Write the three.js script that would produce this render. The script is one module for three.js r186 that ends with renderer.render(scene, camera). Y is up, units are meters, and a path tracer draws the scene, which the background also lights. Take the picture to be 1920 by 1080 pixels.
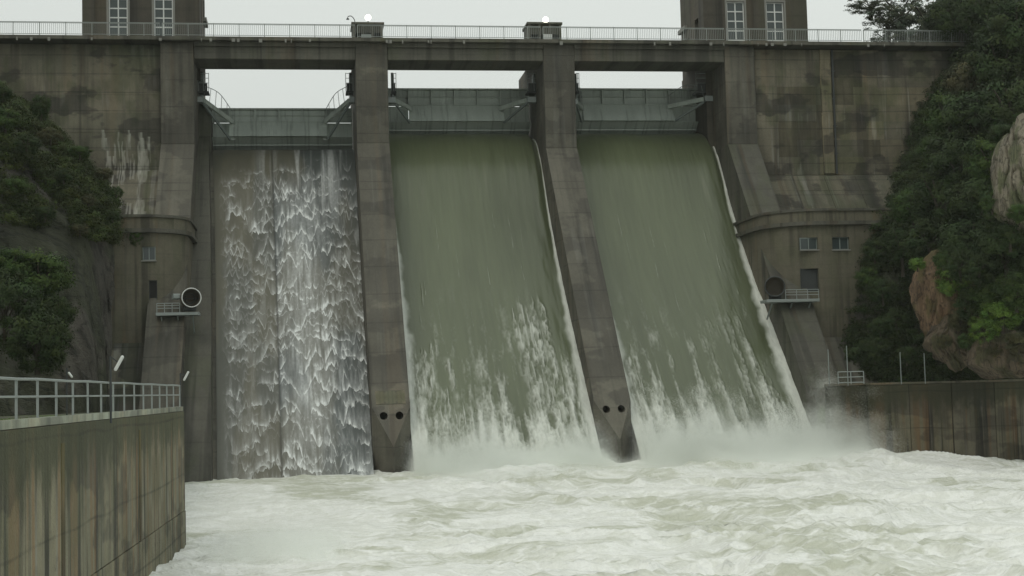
import * as THREE from 'three';
import { mergeGeometries } from 'three/addons/utils/BufferGeometryUtils.js';
import { Brush, Evaluator, SUBTRACTION } from 'three-bvh-csg';

// ------------------------------------------------------------------ camera, sky, sun, exposure
const scene = new THREE.Scene();
const EYE = new THREE.Vector3(8.5, 7.6, 117.2), FPX = 2703;
const camera = new THREE.PerspectiveCamera(2 * Math.atan(540 / FPX) * 180 / Math.PI, 16 / 9, 0.5, 2000);
camera.position.copy(EYE);
camera.rotation.set(0.0698, -0.1438, -0.0266, 'YXZ');
camera.updateMatrixWorld(true);

const SKY = { w: 256, h: 128 };
const skyData = new Float32Array(SKY.w * SKY.h * 4);
for (let j = 0; j < SKY.h; j++) for (let i = 0; i < SKY.w; i++) {
  const el = Math.max(0, Math.sin(((j + 0.5) / SKY.h - 0.5) * Math.PI)), a = i / SKY.w * Math.PI * 2;
  const cl = 0.02 * Math.sin(3 * a + 7 * el) + 0.015 * Math.sin(5 * a - 11 * el + 1);
  const L = 0.625 * (1 + 0.75 * el) * (1 + cl), o = (j * SKY.w + i) * 4;
  skyData[o] = L * 0.955; skyData[o + 1] = L * 1.01; skyData[o + 2] = L * 0.965; skyData[o + 3] = 1;
}
const skyTex = new THREE.DataTexture(skyData, SKY.w, SKY.h, THREE.RGBAFormat, THREE.FloatType);
skyTex.mapping = THREE.EquirectangularReflectionMapping; skyTex.magFilter = THREE.LinearFilter; skyTex.needsUpdate = true;
scene.background = skyTex; scene.environment = skyTex;

const sun = new THREE.DirectionalLight(0xfff4e2, 0.5);
sun.position.set(-40, 120, 90); sun.target.position.set(20, 10, 20);
sun.castShadow = true; sun.shadow.radius = 60; sun.shadow.mapSize.set(2048, 2048);
Object.assign(sun.shadow.camera, { left: -90, right: 90, top: 90, bottom: -90, near: 1, far: 400 });
scene.add(sun, sun.target);

scene.fog = new THREE.FogExp2(0xdfe4dc, 0.00022);
const renderer = new THREE.WebGLRenderer({ antialias: true });
renderer.toneMapping = THREE.LinearToneMapping;
renderer.toneMappingExposure = 1.0;
renderer.shadowMap.enabled = true;

// ------------------------------------------------------------------ helpers
let seedState = 12345;
const rnd = () => { seedState = (seedState + 0x6d2b79f5) | 0; let t = Math.imul(seedState ^ (seedState >>> 15), 1 | seedState); t = (t + Math.imul(t ^ (t >>> 7), 61 | t)) ^ t; return ((t ^ (t >>> 14)) >>> 0) / 4294967296; };
const rr = (a, b) => a + (b - a) * rnd();
const gauss = () => (rnd() + rnd() + rnd() + rnd() - 2) * 0.866;
const clamp = (x, a = 0, b = 1) => Math.min(b, Math.max(a, x));
const sstep = (a, b, x) => { const t = clamp((x - a) / (b - a)); return t * t * (3 - 2 * t); };
const mix = (a, b, t) => a + (b - a) * t;
const V = (x, y, z) => new THREE.Vector3(x, y, z);

const NT = new Float32Array(65536); for (let i = 0; i < 65536; i++) NT[i] = rnd();
function noise(x, y) {
  const xi = Math.floor(x), yi = Math.floor(y), fx = x - xi, fy = y - yi, sx = fx * fx * (3 - 2 * fx), sy = fy * fy * (3 - 2 * fy);
  const x0 = xi & 255, x1 = (xi + 1) & 255, y0 = (yi & 255) << 8, y1 = ((yi + 1) & 255) << 8;
  const a = NT[y0 + x0], b = NT[y0 + x1], c = NT[y1 + x0], d = NT[y1 + x1];
  return a + (b - a) * sx + (c - a + (a - b - c + d) * sx) * sy;
}
const fbm = (x, y, o = 4) => { let s = 0, a = 0.5, n = 0; for (let i = 0; i < o; i++) { s += a * noise(x, y); n += a; a *= 0.5; x = x * 2.03 + 17.3; y = y * 2.03 + 9.1; } return s / n; };
function noise3(x, y, z) { return (noise(x + z * 0.71, y - z * 0.37) + noise(y + x * 0.53 + 40, z + 11.5) + noise(z - y * 0.41 + 91, x + 5.5)) / 3; }
const fbm3 = (x, y, z, o = 4) => { let s = 0, a = 0.5, n = 0; for (let i = 0; i < o; i++) { s += a * noise3(x, y, z); n += a; a *= 0.5; x = x * 2.1 + 3; y = y * 2.1 + 7; z = z * 2.1 + 13; } return s / n; };

// the direction of a photo pixel, and where it meets a plane that the thing touches
const ray = (px, py) => V((px - 960) / FPX, -(py - 540) / FPX, -1).applyQuaternion(camera.quaternion);
const onZ = (px, py, z) => { const d = ray(px, py); return d.multiplyScalar((z - EYE.z) / d.z).add(EYE); };
const onDepth = (px, py, t) => ray(px, py).multiplyScalar(t).add(EYE);

const taken = new Map();
const numbered = (n) => { const k = taken.get(n) ?? 0; taken.set(n, k + 1); return k ? n + '_' + String(k).padStart(3, '0') : n; };
function tag(o, label, category, group, kind) {
  if (label) o.userData.label = label; if (category) o.userData.category = category;
  if (group) o.userData.group = group; if (kind) o.userData.kind = kind;
  return o;
}
function mesh(name, geo, mat, parent) {
  const m = new THREE.Mesh(geo, mat); m.castShadow = m.receiveShadow = true;
  if (parent) { m.name = name; parent.add(m); } else { m.name = numbered(name); scene.add(m); }
  return m;
}
function thing(name, label, category, group, pos = [0, 0, 0]) {
  const g = new THREE.Group(); g.name = numbered(name); g.position.set(...pos); scene.add(g);
  return tag(g, label, category, group);
}
// uv in metres by the way each face points
function metricUV(g) {
  if (g.index) g = g.toNonIndexed();
  const p = g.attributes.position, uv = new Float32Array(p.count * 2), a = V(), b = V(), c = V();
  for (let i = 0; i < p.count; i += 3) {
    a.fromBufferAttribute(p, i); b.fromBufferAttribute(p, i + 1); c.fromBufferAttribute(p, i + 2);
    const n = b.clone().sub(a).cross(c.clone().sub(a)), ax = Math.abs(n.x), ay = Math.abs(n.y), az = Math.abs(n.z);
    [a, b, c].forEach((q, k) => {
      const o = (i + k) * 2;
      if (ax > ay * 1.2 && ax > az) { uv[o] = q.z; uv[o + 1] = q.y; } else if (ay > az * 1.6) { uv[o] = q.x; uv[o + 1] = q.z; } else { uv[o] = q.x; uv[o + 1] = q.y; }
    });
  }
  g.setAttribute('uv', new THREE.BufferAttribute(uv, 2));
  return g;
}
const box = (x0, x1, y0, y1, z0, z1) => metricUV(new THREE.BoxGeometry(x1 - x0, y1 - y0, z1 - z0).translate((x0 + x1) / 2, (y0 + y1) / 2, (z0 + z1) / 2));
// a box with small chamfers on its front (+z) edges
function slab(x0, x1, y0, y1, z0, z1, b = 0.02) {
  const s = new THREE.Shape(); s.moveTo(x0 + b, y0 + b); s.lineTo(x1 - b, y0 + b); s.lineTo(x1 - b, y1 - b); s.lineTo(x0 + b, y1 - b); s.closePath();
  return metricUV(new THREE.ExtrudeGeometry(s, { depth: z1 - z0 - b, bevelEnabled: true, bevelThickness: b, bevelSize: b, bevelSegments: 1, curveSegments: 1 }).translate(0, 0, z0));
}
// profile in (z, y), extruded along x
function prismX(pts, x0, x1) {
  const s = new THREE.Shape(pts.map(([z, y]) => new THREE.Vector2(z, y)));
  const g = new THREE.ExtrudeGeometry(s, { depth: x1 - x0, bevelEnabled: false });
  g.applyMatrix4(new THREE.Matrix4().makeBasis(V(0, 0, 1), V(0, 1, 0), V(-1, 0, 0))); g.translate(x1, 0, 0);
  return metricUV(g);
}
// bar of rectangular section between two points
function bar(a, b, w, h = w) {
  const d = b.clone().sub(a), l = d.length(), g = new THREE.BoxGeometry(w, h, l);
  const up = Math.abs(d.y) / l > 0.95 ? V(0, 0, 1) : V(0, 1, 0);
  g.applyMatrix4(new THREE.Matrix4().lookAt(b, a, up)); g.translate((a.x + b.x) / 2, (a.y + b.y) / 2, (a.z + b.z) / 2);
  return metricUV(g);
}
const tube = (pts, r, n = 12) => new THREE.TubeGeometry(new THREE.CatmullRomCurve3(pts), n, r, 6, false);
const pipe = (a, b, r) => { const d = b.clone().sub(a), l = d.length(); return new THREE.CylinderGeometry(r, r, l, 8).applyQuaternion(new THREE.Quaternion().setFromUnitVectors(V(0, 1, 0), d.normalize())).translate((a.x + b.x) / 2, (a.y + b.y) / 2, (a.z + b.z) / 2); };
const merged = (list) => mergeGeometries(list.map((g) => { g = g.index ? g.toNonIndexed() : g; for (const k of Object.keys(g.attributes)) if (!['position', 'normal', 'uv'].includes(k)) g.deleteAttribute(k); return g; }));

// ------------------------------------------------------------------ textures
const enc = (x) => { x = clamp(x); return 255 * (x <= 0.0031308 ? 12.92 * x : 1.055 * Math.pow(x, 1 / 2.4) - 0.055); };
function texture(w, h, f, srgb = true) {   // f(i, j, out) writes linear rgb
  const d = new Uint8Array(w * h * 4), c = [0, 0, 0];
  for (let j = 0; j < h; j++) for (let i = 0; i < w; i++) {
    f(i, j, c); const o = (j * w + i) * 4;
    if (srgb) { d[o] = enc(c[0]); d[o + 1] = enc(c[1]); d[o + 2] = enc(c[2]); } else { d[o] = d[o + 1] = d[o + 2] = 255 * clamp(c[0]); }
    d[o + 3] = 255;
  }
  const t = new THREE.DataTexture(d, w, h); t.magFilter = THREE.LinearFilter; t.minFilter = THREE.LinearMipmapLinearFilter; t.generateMipmaps = true;
  t.wrapS = t.wrapT = THREE.MirroredRepeatWrapping; if (srgb) t.colorSpace = THREE.SRGBColorSpace; t.needsUpdate = true;
  return t;
}
function concreteTex(W, H, n, o) {
  const { base, dark = 0.35, light = 0.2, rust = 0.15, moss = 0, lift = 1.5, lines = 0.25, su = 1, seed = 0, blotch = 0.5, topMoss = 0, damp = 0, runs = [] } = o;
  const t = texture(n, Math.round(n * H / W), (i, j, c) => {
    const u = i / n * W + seed * 13.7, v = j / n * W + seed * 7.1;
    const n1 = fbm(u * 0.28, v * 0.28, 4), n2 = fbm(u * 1.7, v * 1.7, 3), n3 = noise(u * 11, v * 11), n4 = noise(u * 27, v * 27);
    let k = 1 + blotch * (n1 - 0.5) + 0.35 * (n2 - 0.5) + 0.14 * (n3 - 0.5) + 0.1 * (n4 - 0.5);
    const s1 = fbm(u * 1.6 * su, v * 0.09, 4), s2 = fbm(u * 4.1 * su + 31, v * 0.16, 3), s3 = fbm(u * 1.1 * su + 77, v * 0.07 + 3, 3), pt = fbm(u * 0.5 + 9, v * 0.4 + 5, 3);
    const dk = sstep(0.5, 0.72, s1) * dark * (0.5 + pt) + sstep(0.55, 0.8, s2) * dark * 0.6;
    k *= 1 - clamp(dk, 0, 0.8);
    let r = base[0] * k, g = base[1] * k, b = base[2] * k;
    const lt = sstep(0.6, 0.78, s2 * 0.6 + pt * 0.4) * light; r = mix(r, 0.42, lt); g = mix(g, 0.42, lt); b = mix(b, 0.37, lt);
    const ru = sstep(0.58, 0.72, s3) * rust; r = mix(r, 0.24, ru); g = mix(g, 0.15, ru); b = mix(b, 0.07, ru);
    const mo = sstep(0.48, 0.7, fbm(u * 0.9 + 3, v * 0.5 + 40, 4)) * moss; r = mix(r, 0.06, mo); g = mix(g, 0.075, mo); b = mix(b, 0.03, mo);
    if (damp) { const q = sstep(0.53, 0.6, fbm(u * 0.33 + 70, v * 0.55 + 12, 5)) * damp * (0.6 + 0.8 * n2); r *= 1 - q; g *= 1 - q; b *= 1 - q * 0.95; }
    for (const [ru0, rv0, rw, rl] of runs) { const U = i / n * W, Q = (j / n * W - rv0) / rl; if (Q > 0 && Q < 1) { const q = (1 - sstep(0.3, 1.1, Math.abs(U - ru0 + 0.12 * (noise(v * 2, ru0 * 9) - 0.5)) / rw)) * (1 - Q * 0.6) * sstep(0.25, 0.55, fbm(u * 5, v * 0.8, 3)) * 0.75; r = mix(r, 0.4, q); g = mix(g, 0.4, q); b = mix(b, 0.35, q); } }
    if (topMoss) { const y = j / n * W, q = sstep(topMoss - 1.3, topMoss, y + 2.2 * (fbm(u * 2.2, v * 0.35 + 60, 4) - 0.5) + 0.5 * (noise(u * 9, v * 5) - 0.5)) * 0.8; r = mix(r, 0.05, q); g = mix(g, 0.056, q); b = mix(b, 0.025, q); }
    if (lines) {
      const vv = v / lift + 0.06 * noise(u * 0.4, 3.3), q = Math.abs(vv - Math.round(vv)) * lift;
      const li = (1 - sstep(0.0, 0.05 + 0.05 * noise(u * 3, 8), q)) * lines * (0.4 + noise(u * 0.8, Math.round(vv) * 5.1)); k = 1 - li; r *= k; g *= k; b *= k;
    }
    c[0] = r; c[1] = g; c[2] = b;
  });
  t.repeat.set(1 / W, 1 / H);
  return t;
}
const bumpTex = texture(512, 512, (i, j, c) => { const u = i / 64, v = j / 64; c[0] = 0.5 * fbm(u * 1.5, v * 1.5, 4) + 0.3 * noise(u * 9, v * 9) + 0.2 * noise(u * 21, v * 21); }, false);
bumpTex.repeat.set(1 / 4, 1 / 4);
const matte = (map, color = 0xffffff, o = {}) => new THREE.MeshStandardMaterial({ map, color, roughness: 0.85, bumpMap: bumpTex, bumpScale: 0.02, ...o });
const lin = (r, g, b) => new THREE.Color().setRGB(r, g, b);
const plain = (r, g, b, rough = 0.6, metal = 0) => new THREE.MeshStandardMaterial({ color: lin(r, g, b), roughness: rough, metalness: metal });
console.log('textures');
const T = {
  pier: concreteTex(24, 24, 768, { base: [0.106, 0.1, 0.079], dark: 0.3, light: 0.12, rust: 0.1, lift: 2.2, lines: 0.35, blotch: 0.9, damp: 0.3, seed: 1 }),
  wall: concreteTex(24, 24, 1024, { base: [0.152, 0.14, 0.103], dark: 0.4, light: 0.34, rust: 0.16, moss: 0.45, lines: 0.45, blotch: 1.2, damp: 0.5, runs: Array.from({ length: 22 }, (_, k) => [3.4 + k * 0.17 + 0.3 * NT[k], 18.8 + 2.2 * NT[k + 50], 0.05 + 0.16 * NT[k + 90], 1 + 3 * NT[k + 130]]), seed: 2 }),
  train: concreteTex(20, 10, 1536, { base: [0.2, 0.188, 0.128], dark: 0.75, light: 0.42, rust: 0.6, moss: 0.3, blotch: 0.9, lines: 0.35, lift: 2.55, su: 2.2, topMoss: 6.35, damp: 0.35, seed: 3 }),
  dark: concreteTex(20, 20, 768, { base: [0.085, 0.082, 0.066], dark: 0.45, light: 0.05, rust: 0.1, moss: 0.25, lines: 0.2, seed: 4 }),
  house: concreteTex(16, 16, 768, { base: [0.115, 0.105, 0.075], dark: 0.5, light: 0.06, rust: 0.22, moss: 0.2, lines: 0.12, seed: 5 }),
  rock: texture(1024, 1024, (i, j, c) => {
    const u = i / 64, v = j / 64, n = fbm(u * 0.7, v * 0.4, 5), s = fbm(u * 3.2, v * 0.35, 3), cr = Math.abs(fbm(u * 1.1 + 20, v * 0.6, 4) - 0.5) * 2, m = sstep(0.5, 0.66, fbm(u * 0.45 + 60, v * 0.4, 4));
    const k = 0.8 * (0.5 + 0.9 * n) * (0.6 + 0.7 * s) * (0.45 + 0.55 * sstep(0, 0.14, cr)) * (0.85 + 0.3 * noise(u * 13, v * 13));
    c[0] = mix(0.12 * k, 0.055 * k, m * 0.7); c[1] = mix(0.112 * k, 0.07 * k, m * 0.7); c[2] = mix(0.095 * k, 0.03 * k, m * 0.7);
  }),
};
T.rock.repeat.set(1 / 16, 1 / 16);
const wearTex = texture(512, 512, (i, j, c) => { const u = i / 40, v = j / 40; c[0] = c[1] = c[2] = clamp(0.86 + 0.3 * (fbm(u * 0.6, v * 0.3, 4) - 0.5) - 0.25 * sstep(0.55, 0.8, fbm(u * 3, v * 0.25 + 8, 3)) + 0.08 * (noise(u * 6, v * 6) - 0.5)); }); wearTex.repeat.set(1 / 6, 1 / 6);
const painted = (r, g, b) => new THREE.MeshStandardMaterial({ map: wearTex, color: lin(r, g, b), roughness: 0.5 });
const M = {
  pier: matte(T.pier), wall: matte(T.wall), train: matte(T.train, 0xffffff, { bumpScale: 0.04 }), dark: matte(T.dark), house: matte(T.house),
  wallTones: [[0.72, 0.74, 0.72], [0.88, 0.87, 0.85], [1.04, 1.0, 0.92], [0.58, 0.56, 0.48], [1.2, 1.14, 1.02]].map((c) => matte(T.wall, lin(...c))),
  trainTones: [[0.86, 0.87, 0.86], [0.95, 0.94, 0.92], [0.9, 0.88, 0.84]].map((c) => matte(T.train, lin(...c), { bumpScale: 0.04 })),
  deck: matte(T.dark, lin(1.15, 1.15, 1.15)),
  rock: matte(T.rock, 0xffffff, { bumpScale: 0.12, roughness: 0.95 }), rockRed: matte(T.rock, lin(2.0, 1.4, 1.0), { bumpScale: 0.12, roughness: 0.95 }), rockDark: matte(T.rock, lin(0.72, 0.7, 0.68), { bumpScale: 0.2, roughness: 0.95 }), rockBrown: matte(T.rock, lin(1.15, 0.95, 0.75), { bumpScale: 0.12, roughness: 0.95 }), rockPale: matte(T.rock, lin(2.3, 2.2, 1.95), { bumpScale: 0.12, roughness: 0.95 }),
  gate: painted(0.5, 0.56, 0.51), steel: plain(0.19, 0.22, 0.21, 0.5), darkSteel: plain(0.035, 0.04, 0.04, 0.6),
  rail: plain(0.26, 0.285, 0.27, 0.55, 0.2), galv: plain(0.27, 0.3, 0.29, 0.5, 0.3), white: plain(0.62, 0.64, 0.62, 0.5), black: plain(0.012, 0.012, 0.011, 0.8),
  tower: matte(T.dark, lin(0.72, 0.66, 0.62)), trim: plain(0.2, 0.2, 0.18, 0.7),
  glass: new THREE.MeshPhysicalMaterial({ color: lin(0.045, 0.06, 0.06), roughness: 0.12, specularIntensity: 1 }),
  rusty: plain(0.12, 0.105, 0.08, 0.8), interior: plain(0.02, 0.022, 0.02, 0.9),
  soil: matte(T.dark, lin(0.8, 0.75, 0.55)),
};

// ------------------------------------------------------------------ the setting: ground, pool, hills
const BAY = 13, PW = 2.638, PITCH = BAY + PW, PL = (i) => i * PITCH - PW, PR = (i) => i * PITCH;
const BAT = 0.8125;                                  // downstream batter of the piers
const STEP = [27.9, 27.95, 27.5, 27.8], NOSE_Y = 6.6, APEX_Y = 3.9;
tag(mesh('ground', new THREE.PlaneGeometry(1200, 1200).rotateX(-Math.PI / 2).translate(0, -3, 0), M.soil), 'valley floor under the dam and the pool', 'ground', null, 'structure');

// chute profile, from the crest down to the pool: [z, y]
const CH = new THREE.CatmullRomCurve3([[-12, 28.0], [-9, 28.6], [-7, 28.6], [-5.2, 28.0], [-3.2, 26.1], [-0.4, 22], [3, 18], [6.7, 14], [10.8, 10], [14.8, 6], [17.9, 3], [20.6, 0.2], [22, -1.2]].map(([z, y]) => V(0, y, z)), false, 'centripetal');
const CHL = CH.getLength();
function chutePoint(t, off = 0) { const p = CH.getPointAt(t), d = CH.getTangentAt(t); return V(0, p.y + d.z * off, p.z - d.y * off); }
const SIDE = (y) => 0.9 + (28 - y) * 0.055;           // left flank of the first chute

function sheet(name, xl, xr, t0, t1, off, nu, nv, disp, mat, label, cat, kind) {
  const pos = new Float32Array((nu + 1) * (nv + 1) * 3), uv = new Float32Array((nu + 1) * (nv + 1) * 2), idx = [];
  for (let j = 0; j <= nv; j++) {
    const t = mix(t0, t1, j / nv), p = chutePoint(t), d = CH.getTangentAt(t), nY = d.z, nZ = -d.y, a = typeof xl === 'function' ? xl(p.y) : xl, b = xr;
    for (let i = 0; i <= nu; i++) {
      const s = i / nu, h = (typeof off === 'function' ? off(s, j / nv) : off) + (disp ? disp(s, j / nv) : 0), k = j * (nu + 1) + i;
      pos.set([mix(a, b, s), p.y + nY * h, p.z + nZ * h], k * 3); uv.set([s, 1 - j / nv], k * 2);
      if (i < nu && j < nv) idx.push(k, k + nu + 1, k + 1, k + 1, k + nu + 1, k + nu + 2);
    }
  }
  const g = new THREE.BufferGeometry(); g.setAttribute('position', new THREE.BufferAttribute(pos, 3)); g.setAttribute('uv', new THREE.BufferAttribute(uv, 2)); g.setIndex(idx); g.computeVertexNormals();
  return tag(mesh(name, g, mat), label, cat, null, kind);
}
const sampler = (arr, w, h) => (s, t) => { const x = clamp(s) * (w - 1), y = clamp(t) * (h - 1), i = Math.min(w - 2, Math.floor(x)), j = Math.min(h - 2, Math.floor(y)), fx = x - i, fy = y - j, o = j * w + i; return mix(mix(arr[o], arr[o + 1], fx), mix(arr[o + w], arr[o + w + 1], fx), fy); };

// -------- water sheets of the two open bays
function torrent(which, xl, xr, label) {
  const w = 640, h = 1536, F = new Float32Array(w * h), width = xr - xl, o = which * 40, streaks = [];
  const spots = which === 0
    ? [[0.03, 0.16, 0.62, 30], [0.12, 0.3, 0.72, 20], [0.66, 0.86, 0.5, 42], [0.82, 0.97, 0.68, 26], [0.3, 0.7, 0.8, 34], [0.05, 0.35, 0.8, 20]]
    : [[0.02, 0.12, 0.62, 18], [0.16, 0.24, 0.68, 12], [0.42, 0.52, 0.76, 10], [0.6, 0.7, 0.78, 8], [0.75, 0.97, 0.72, 26], [0.03, 0.5, 0.86, 26]];
  for (const [a, b, t0, n] of spots) for (let k = 0; k < n; k++) streaks.push([rr(a, b), t0 + Math.abs(gauss()) * 0.1, rr(0.004, 0.02), rr(0.04, 0.3), rr(0.4, 1)]);
  for (let k = 0; k < 14; k++) streaks.push([rr(0.1, 0.9), rr(0.25, 0.6), rr(0.0015, 0.003), rr(0.03, 0.1), rr(0.15, 0.4)]);
  for (let j = 0; j < h; j++) {
    const t = j / h;
    for (let i = 0; i < w; i++) {
      const s = i / w, x = s * width, y = t * 38;
      const vs = fbm(x * 2.4 + o, y * 0.22, 4), cl = fbm(x * 1.9 + o + 9, y * 0.8, 4);
      const ramp = sstep(0.72, 0.98, t) * 0.85 + sstep(0.5, 0.9, t) * 0.12;
      let f = sstep(0.5, 0.86, vs * 0.55 + cl * 0.34 + 0.1 * noise(x * 9, y * 5) + ramp * 0.42) * sstep(0.45, 0.8, t);
      // fringes along both piers
      const wr = (which ? 0.01 + 0.06 * sstep(0.03, 0.9, t) : 0.005 + 0.055 * sstep(0.12, 1, t)), wl = 0.05 * sstep(0.12, 0.6, t);
      const jag = 0.55 + 0.9 * fbm(x * 1.2 + 5, y * 0.9 + o, 3);
      f = Math.max(f, 1 - sstep(wr * 0.45 * jag, wr * 1.25 * jag, 1 - s), wl > 0.002 ? 1 - sstep(wl * 0.4 * jag, wl * 1.3 * jag, s) : 0);
      F[j * w + i] = f;
    }
  }
  for (const [s0, t0, ws, lt, k] of streaks) {
    const j0 = Math.floor(t0 * h), j1 = Math.min(h, Math.floor((t0 + lt) * h));
    for (let j = j0; j < j1; j++) {
      const q = (j - j0) / (j1 - j0), c = s0 + 0.006 * (noise(j / h * 30, s0 * 90) - 0.5), wd = ws * (0.3 + q) * (0.5 + noise(j / h * 60, s0 * 50 + 3));
      for (let i = Math.max(0, Math.floor((c - wd * 2) * w)); i < Math.min(w, (c + wd * 2) * w); i++) {
        const dd = Math.abs(i / w - c) / wd, e = fbm(i / w * width * 5, j / h * 38 * 1.6, 3);
        const f = k * (1 - sstep(0.0, 1.7, dd)) * sstep(0, 0.35, q) * sstep(0.22, 0.72, e) * (1 - 0.3 * q); if (f > F[j * w + i]) F[j * w + i] = f;
      }
    }
  }
  const map = texture(w, h, (i, j, c) => {
    const jj = h - 1 - j, f = F[jj * w + i], x = i / w * width, y = jj / h * 38, v = 0.72 + 0.56 * fbm(x * 0.3 + o, y * 0.08, 4), k = v * (0.88 + 0.24 * fbm(x * 5, y * 0.3 + o, 3));
    const g = 0.85 + 0.15 * noise(x * 9, y * 3);
    c[0] = mix(0.09 * k, 0.62 * g, f); c[1] = mix(0.106 * k, 0.645 * g, f); c[2] = mix(0.058 * k, 0.59 * g, f);
  });
  const rough = texture(w / 2, h / 2, (i, j, c) => { c[0] = 0.33 + 0.6 * F[(h - 1 - 2 * j) * w + 2 * i]; }, false);
  for (const t of [map, rough]) t.wrapS = t.wrapT = THREE.ClampToEdgeWrapping;
  const mat = new THREE.MeshStandardMaterial({ map, roughnessMap: rough, roughness: 1 }), at = sampler(F, w, h);
  sheet('falling_water', xl + 0.02, xr - 0.02, 0.06, 0.985, (s, t) => mix(1.35, 0.75, sstep(0, 0.5, t)), 260, 620,
    (s, t) => { const x = s * width, y = t * 38; return 0.34 * at(s, t) * (0.35 + 0.65 * sstep(0.02, 0.12, Math.min(s, 1 - s))) * (0.2 + 1.2 * fbm(x * 2.6, y * 1.6, 4)) + 0.16 * (fbm(x * 0.4 + o, y * 0.1, 3) - 0.5) + 0.12 * (fbm(x * 1.3, y * 0.2 + o, 4) - 0.5) - 0.5 * (1 - sstep(0, 0.05, 1 - s)) * sstep(0.5, 1, 1 - t); },
    mat, label, 'water', 'structure');
}
console.log('water');
torrent(0, PR(1), PL(2), 'smooth green torrent pouring down the middle bay between the two piers');
torrent(1, PR(2), PL(3), 'green torrent with white edge pouring down the bay beside the outlet with black mouth');

// -------- thin film with white scalloped waves in the first bay
{
  const w = 720, h = 1792, xr = PL(1), width = 11.2, L = 36, F = new Float32Array(w * h), Hh = new Float32Array(w * h);
  for (let j = 0; j < h; j++) for (let i = 0; i < w; i++) {
    const x = i / w * width, y = j / h * L, s = i / w, t = j / h, seam = 1 - 0.75 * Math.exp(-Math.pow((x - 4.6) / 0.12, 2));
    const side = s < 0.41 ? 0.5 : 1, top = (1 - sstep(0.1, 0.3, t)) * sstep(0.5, 0.75, fbm(x * 2.6, y * 0.1 + 4, 4)) * 0.5 * sstep(0.25, 0.45, s);
    F[j * w + i] = (0.02 + top * 0.8 + 0.22 * sstep(0.5, 0.8, fbm(x * 3, y * 0.5, 4)) * side * sstep(0.02, 0.3, t)) * seam * sstep(0.02, 0.1, s);
  }
  // fronts of roll waves: ragged, pointed downstream, each with a paler wake above it
  const layers = [[3.3, 2.6, 0.62, 0.05, 0.9, 1.0], [2.1, 2.0, 1.15, 0.09, 0.6, 0.95], [1.25, 1.25, 2.2, 0.16, 0.35, 0.8], [0.7, 0.7, 3.9, 0.3, 0.2, 0.6]];
  for (let j = 0; j < h; j++) for (let i = 0; i < w; i++) {
    const x = i / w * width, y = j / h * L, t = j / h, o = j * w + i, half = x > 4.62 ? 1 : 0, core = half * Math.exp(-Math.pow((x - 6.7) / 1.7, 2)) * sstep(0.04, 0.22, t) * (1 - 0.55 * sstep(0.75, 1, t));
    const streak = Math.pow(fbm(x * 6.5, y * 0.55, 3), 1.3) * 1.9, rag = 0.4 * (fbm(x * 5.5, y * 1.3 + 3, 4) - 0.5) + 0.1 * (noise(x * 17, y * 3) - 0.5);
    layers.forEach(([lam, amp, fx, fy, wake, gain], k) => {
      const wx = x + half * 31 + 0.5 * (noise(y * 0.35 + k * 9, x * 0.4) - 0.5), rd = Math.abs(2 * noise(wx * fx + k * 17, y * fy + k * 5) - 1), rd2 = Math.abs(2 * noise(wx * fx * 2.1 + 40, y * fy * 2 + k) - 1);
      const ph = (y - amp * 1.25 * (0.8 * rd + 0.25 * rd2) + rag * Math.min(1, lam * 0.6) + 3 * noise(x * 0.23 + k * 3, y * 0.06)) / lam, cell = Math.floor(ph), back = (1 - (ph - cell)) * lam;
      const pres = sstep(0.34, 0.66, noise(x * 0.75 + cell * 7.3 + k * 13, cell * 3.7)), on = sstep(0.01 + 0.02 * k, 0.16, t) * (k === 3 ? 1 - 0.5 * t : k === 0 ? sstep(0.25, 0.6, t) : 1) * sstep(0.02, 0.12, i / w);
      const ek = sstep(0.25, 0.7, noise(x * 3.7 + k * 21, cell * 5.1)), e = Math.exp(-back / (0.05 + 0.13 * ek)), b = Math.exp(-back / wake);
      const f = gain * pres * on * (half ? 1 : 0.72) * (0.55 * e * ek * (0.4 + 0.7 * streak) + (0.6 + 0.45 * core) * b * streak); if (f > F[o]) F[o] = f;
      const hh = 0.05 * Math.min(1, lam * 0.5) * pres * on * b * (1 - Math.exp(-back / 0.05)); if (hh > Hh[o]) Hh[o] = hh;
    });
    F[o] = Math.max(F[o], core * (0.12 + 0.42 * streak * fbm(x * 2.2, y * 0.5, 3))) * (1 - 0.7 * Math.exp(-Math.pow((x - 4.62) / 0.09, 2)));
  }
  const map = texture(w, h, (i, j, c) => {
    const jj = h - 1 - j, x = i / w * width, y = jj / h * L, f = clamp(F[jj * w + i] * (0.7 + 0.75 * fbm(x * 9, y * 5, 3))), wet = clamp(sstep(0.35, 0.65, fbm(x * 0.5 + 3, y * 0.12, 4)) * 0.8 + (x > 4.6 ? 0.15 : -0.35)), k = 0.8 + 0.4 * fbm(x * 1.5, y * 0.4, 3), sm = 1 - 0.45 * Math.exp(-Math.pow((x - 4.6) / 0.1, 2));
    const br = [0.088, 0.083, 0.056], bl = [0.046, 0.056, 0.054];
    for (let q = 0; q < 3; q++) c[q] = mix(mix(br[q], bl[q], wet) * k * sm, [0.7, 0.725, 0.72][q], f);
  });
  map.wrapS = map.wrapT = THREE.ClampToEdgeWrapping;
  const mat = new THREE.MeshStandardMaterial({ map, roughness: 0.5 }), hs = sampler(Hh, w, h), fs = sampler(F, w, h);
  sheet('falling_water', (y) => SIDE(y) + 0.25, xr - 0.03, 0.13, 0.985, 0.07, 300, 900, (s, t) => Math.min(0.12, hs(s, t)) + 0.03 * fs(s, t), mat, 'thin film of water with white scalloped waves over bare concrete', 'water', 'structure');
}

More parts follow.
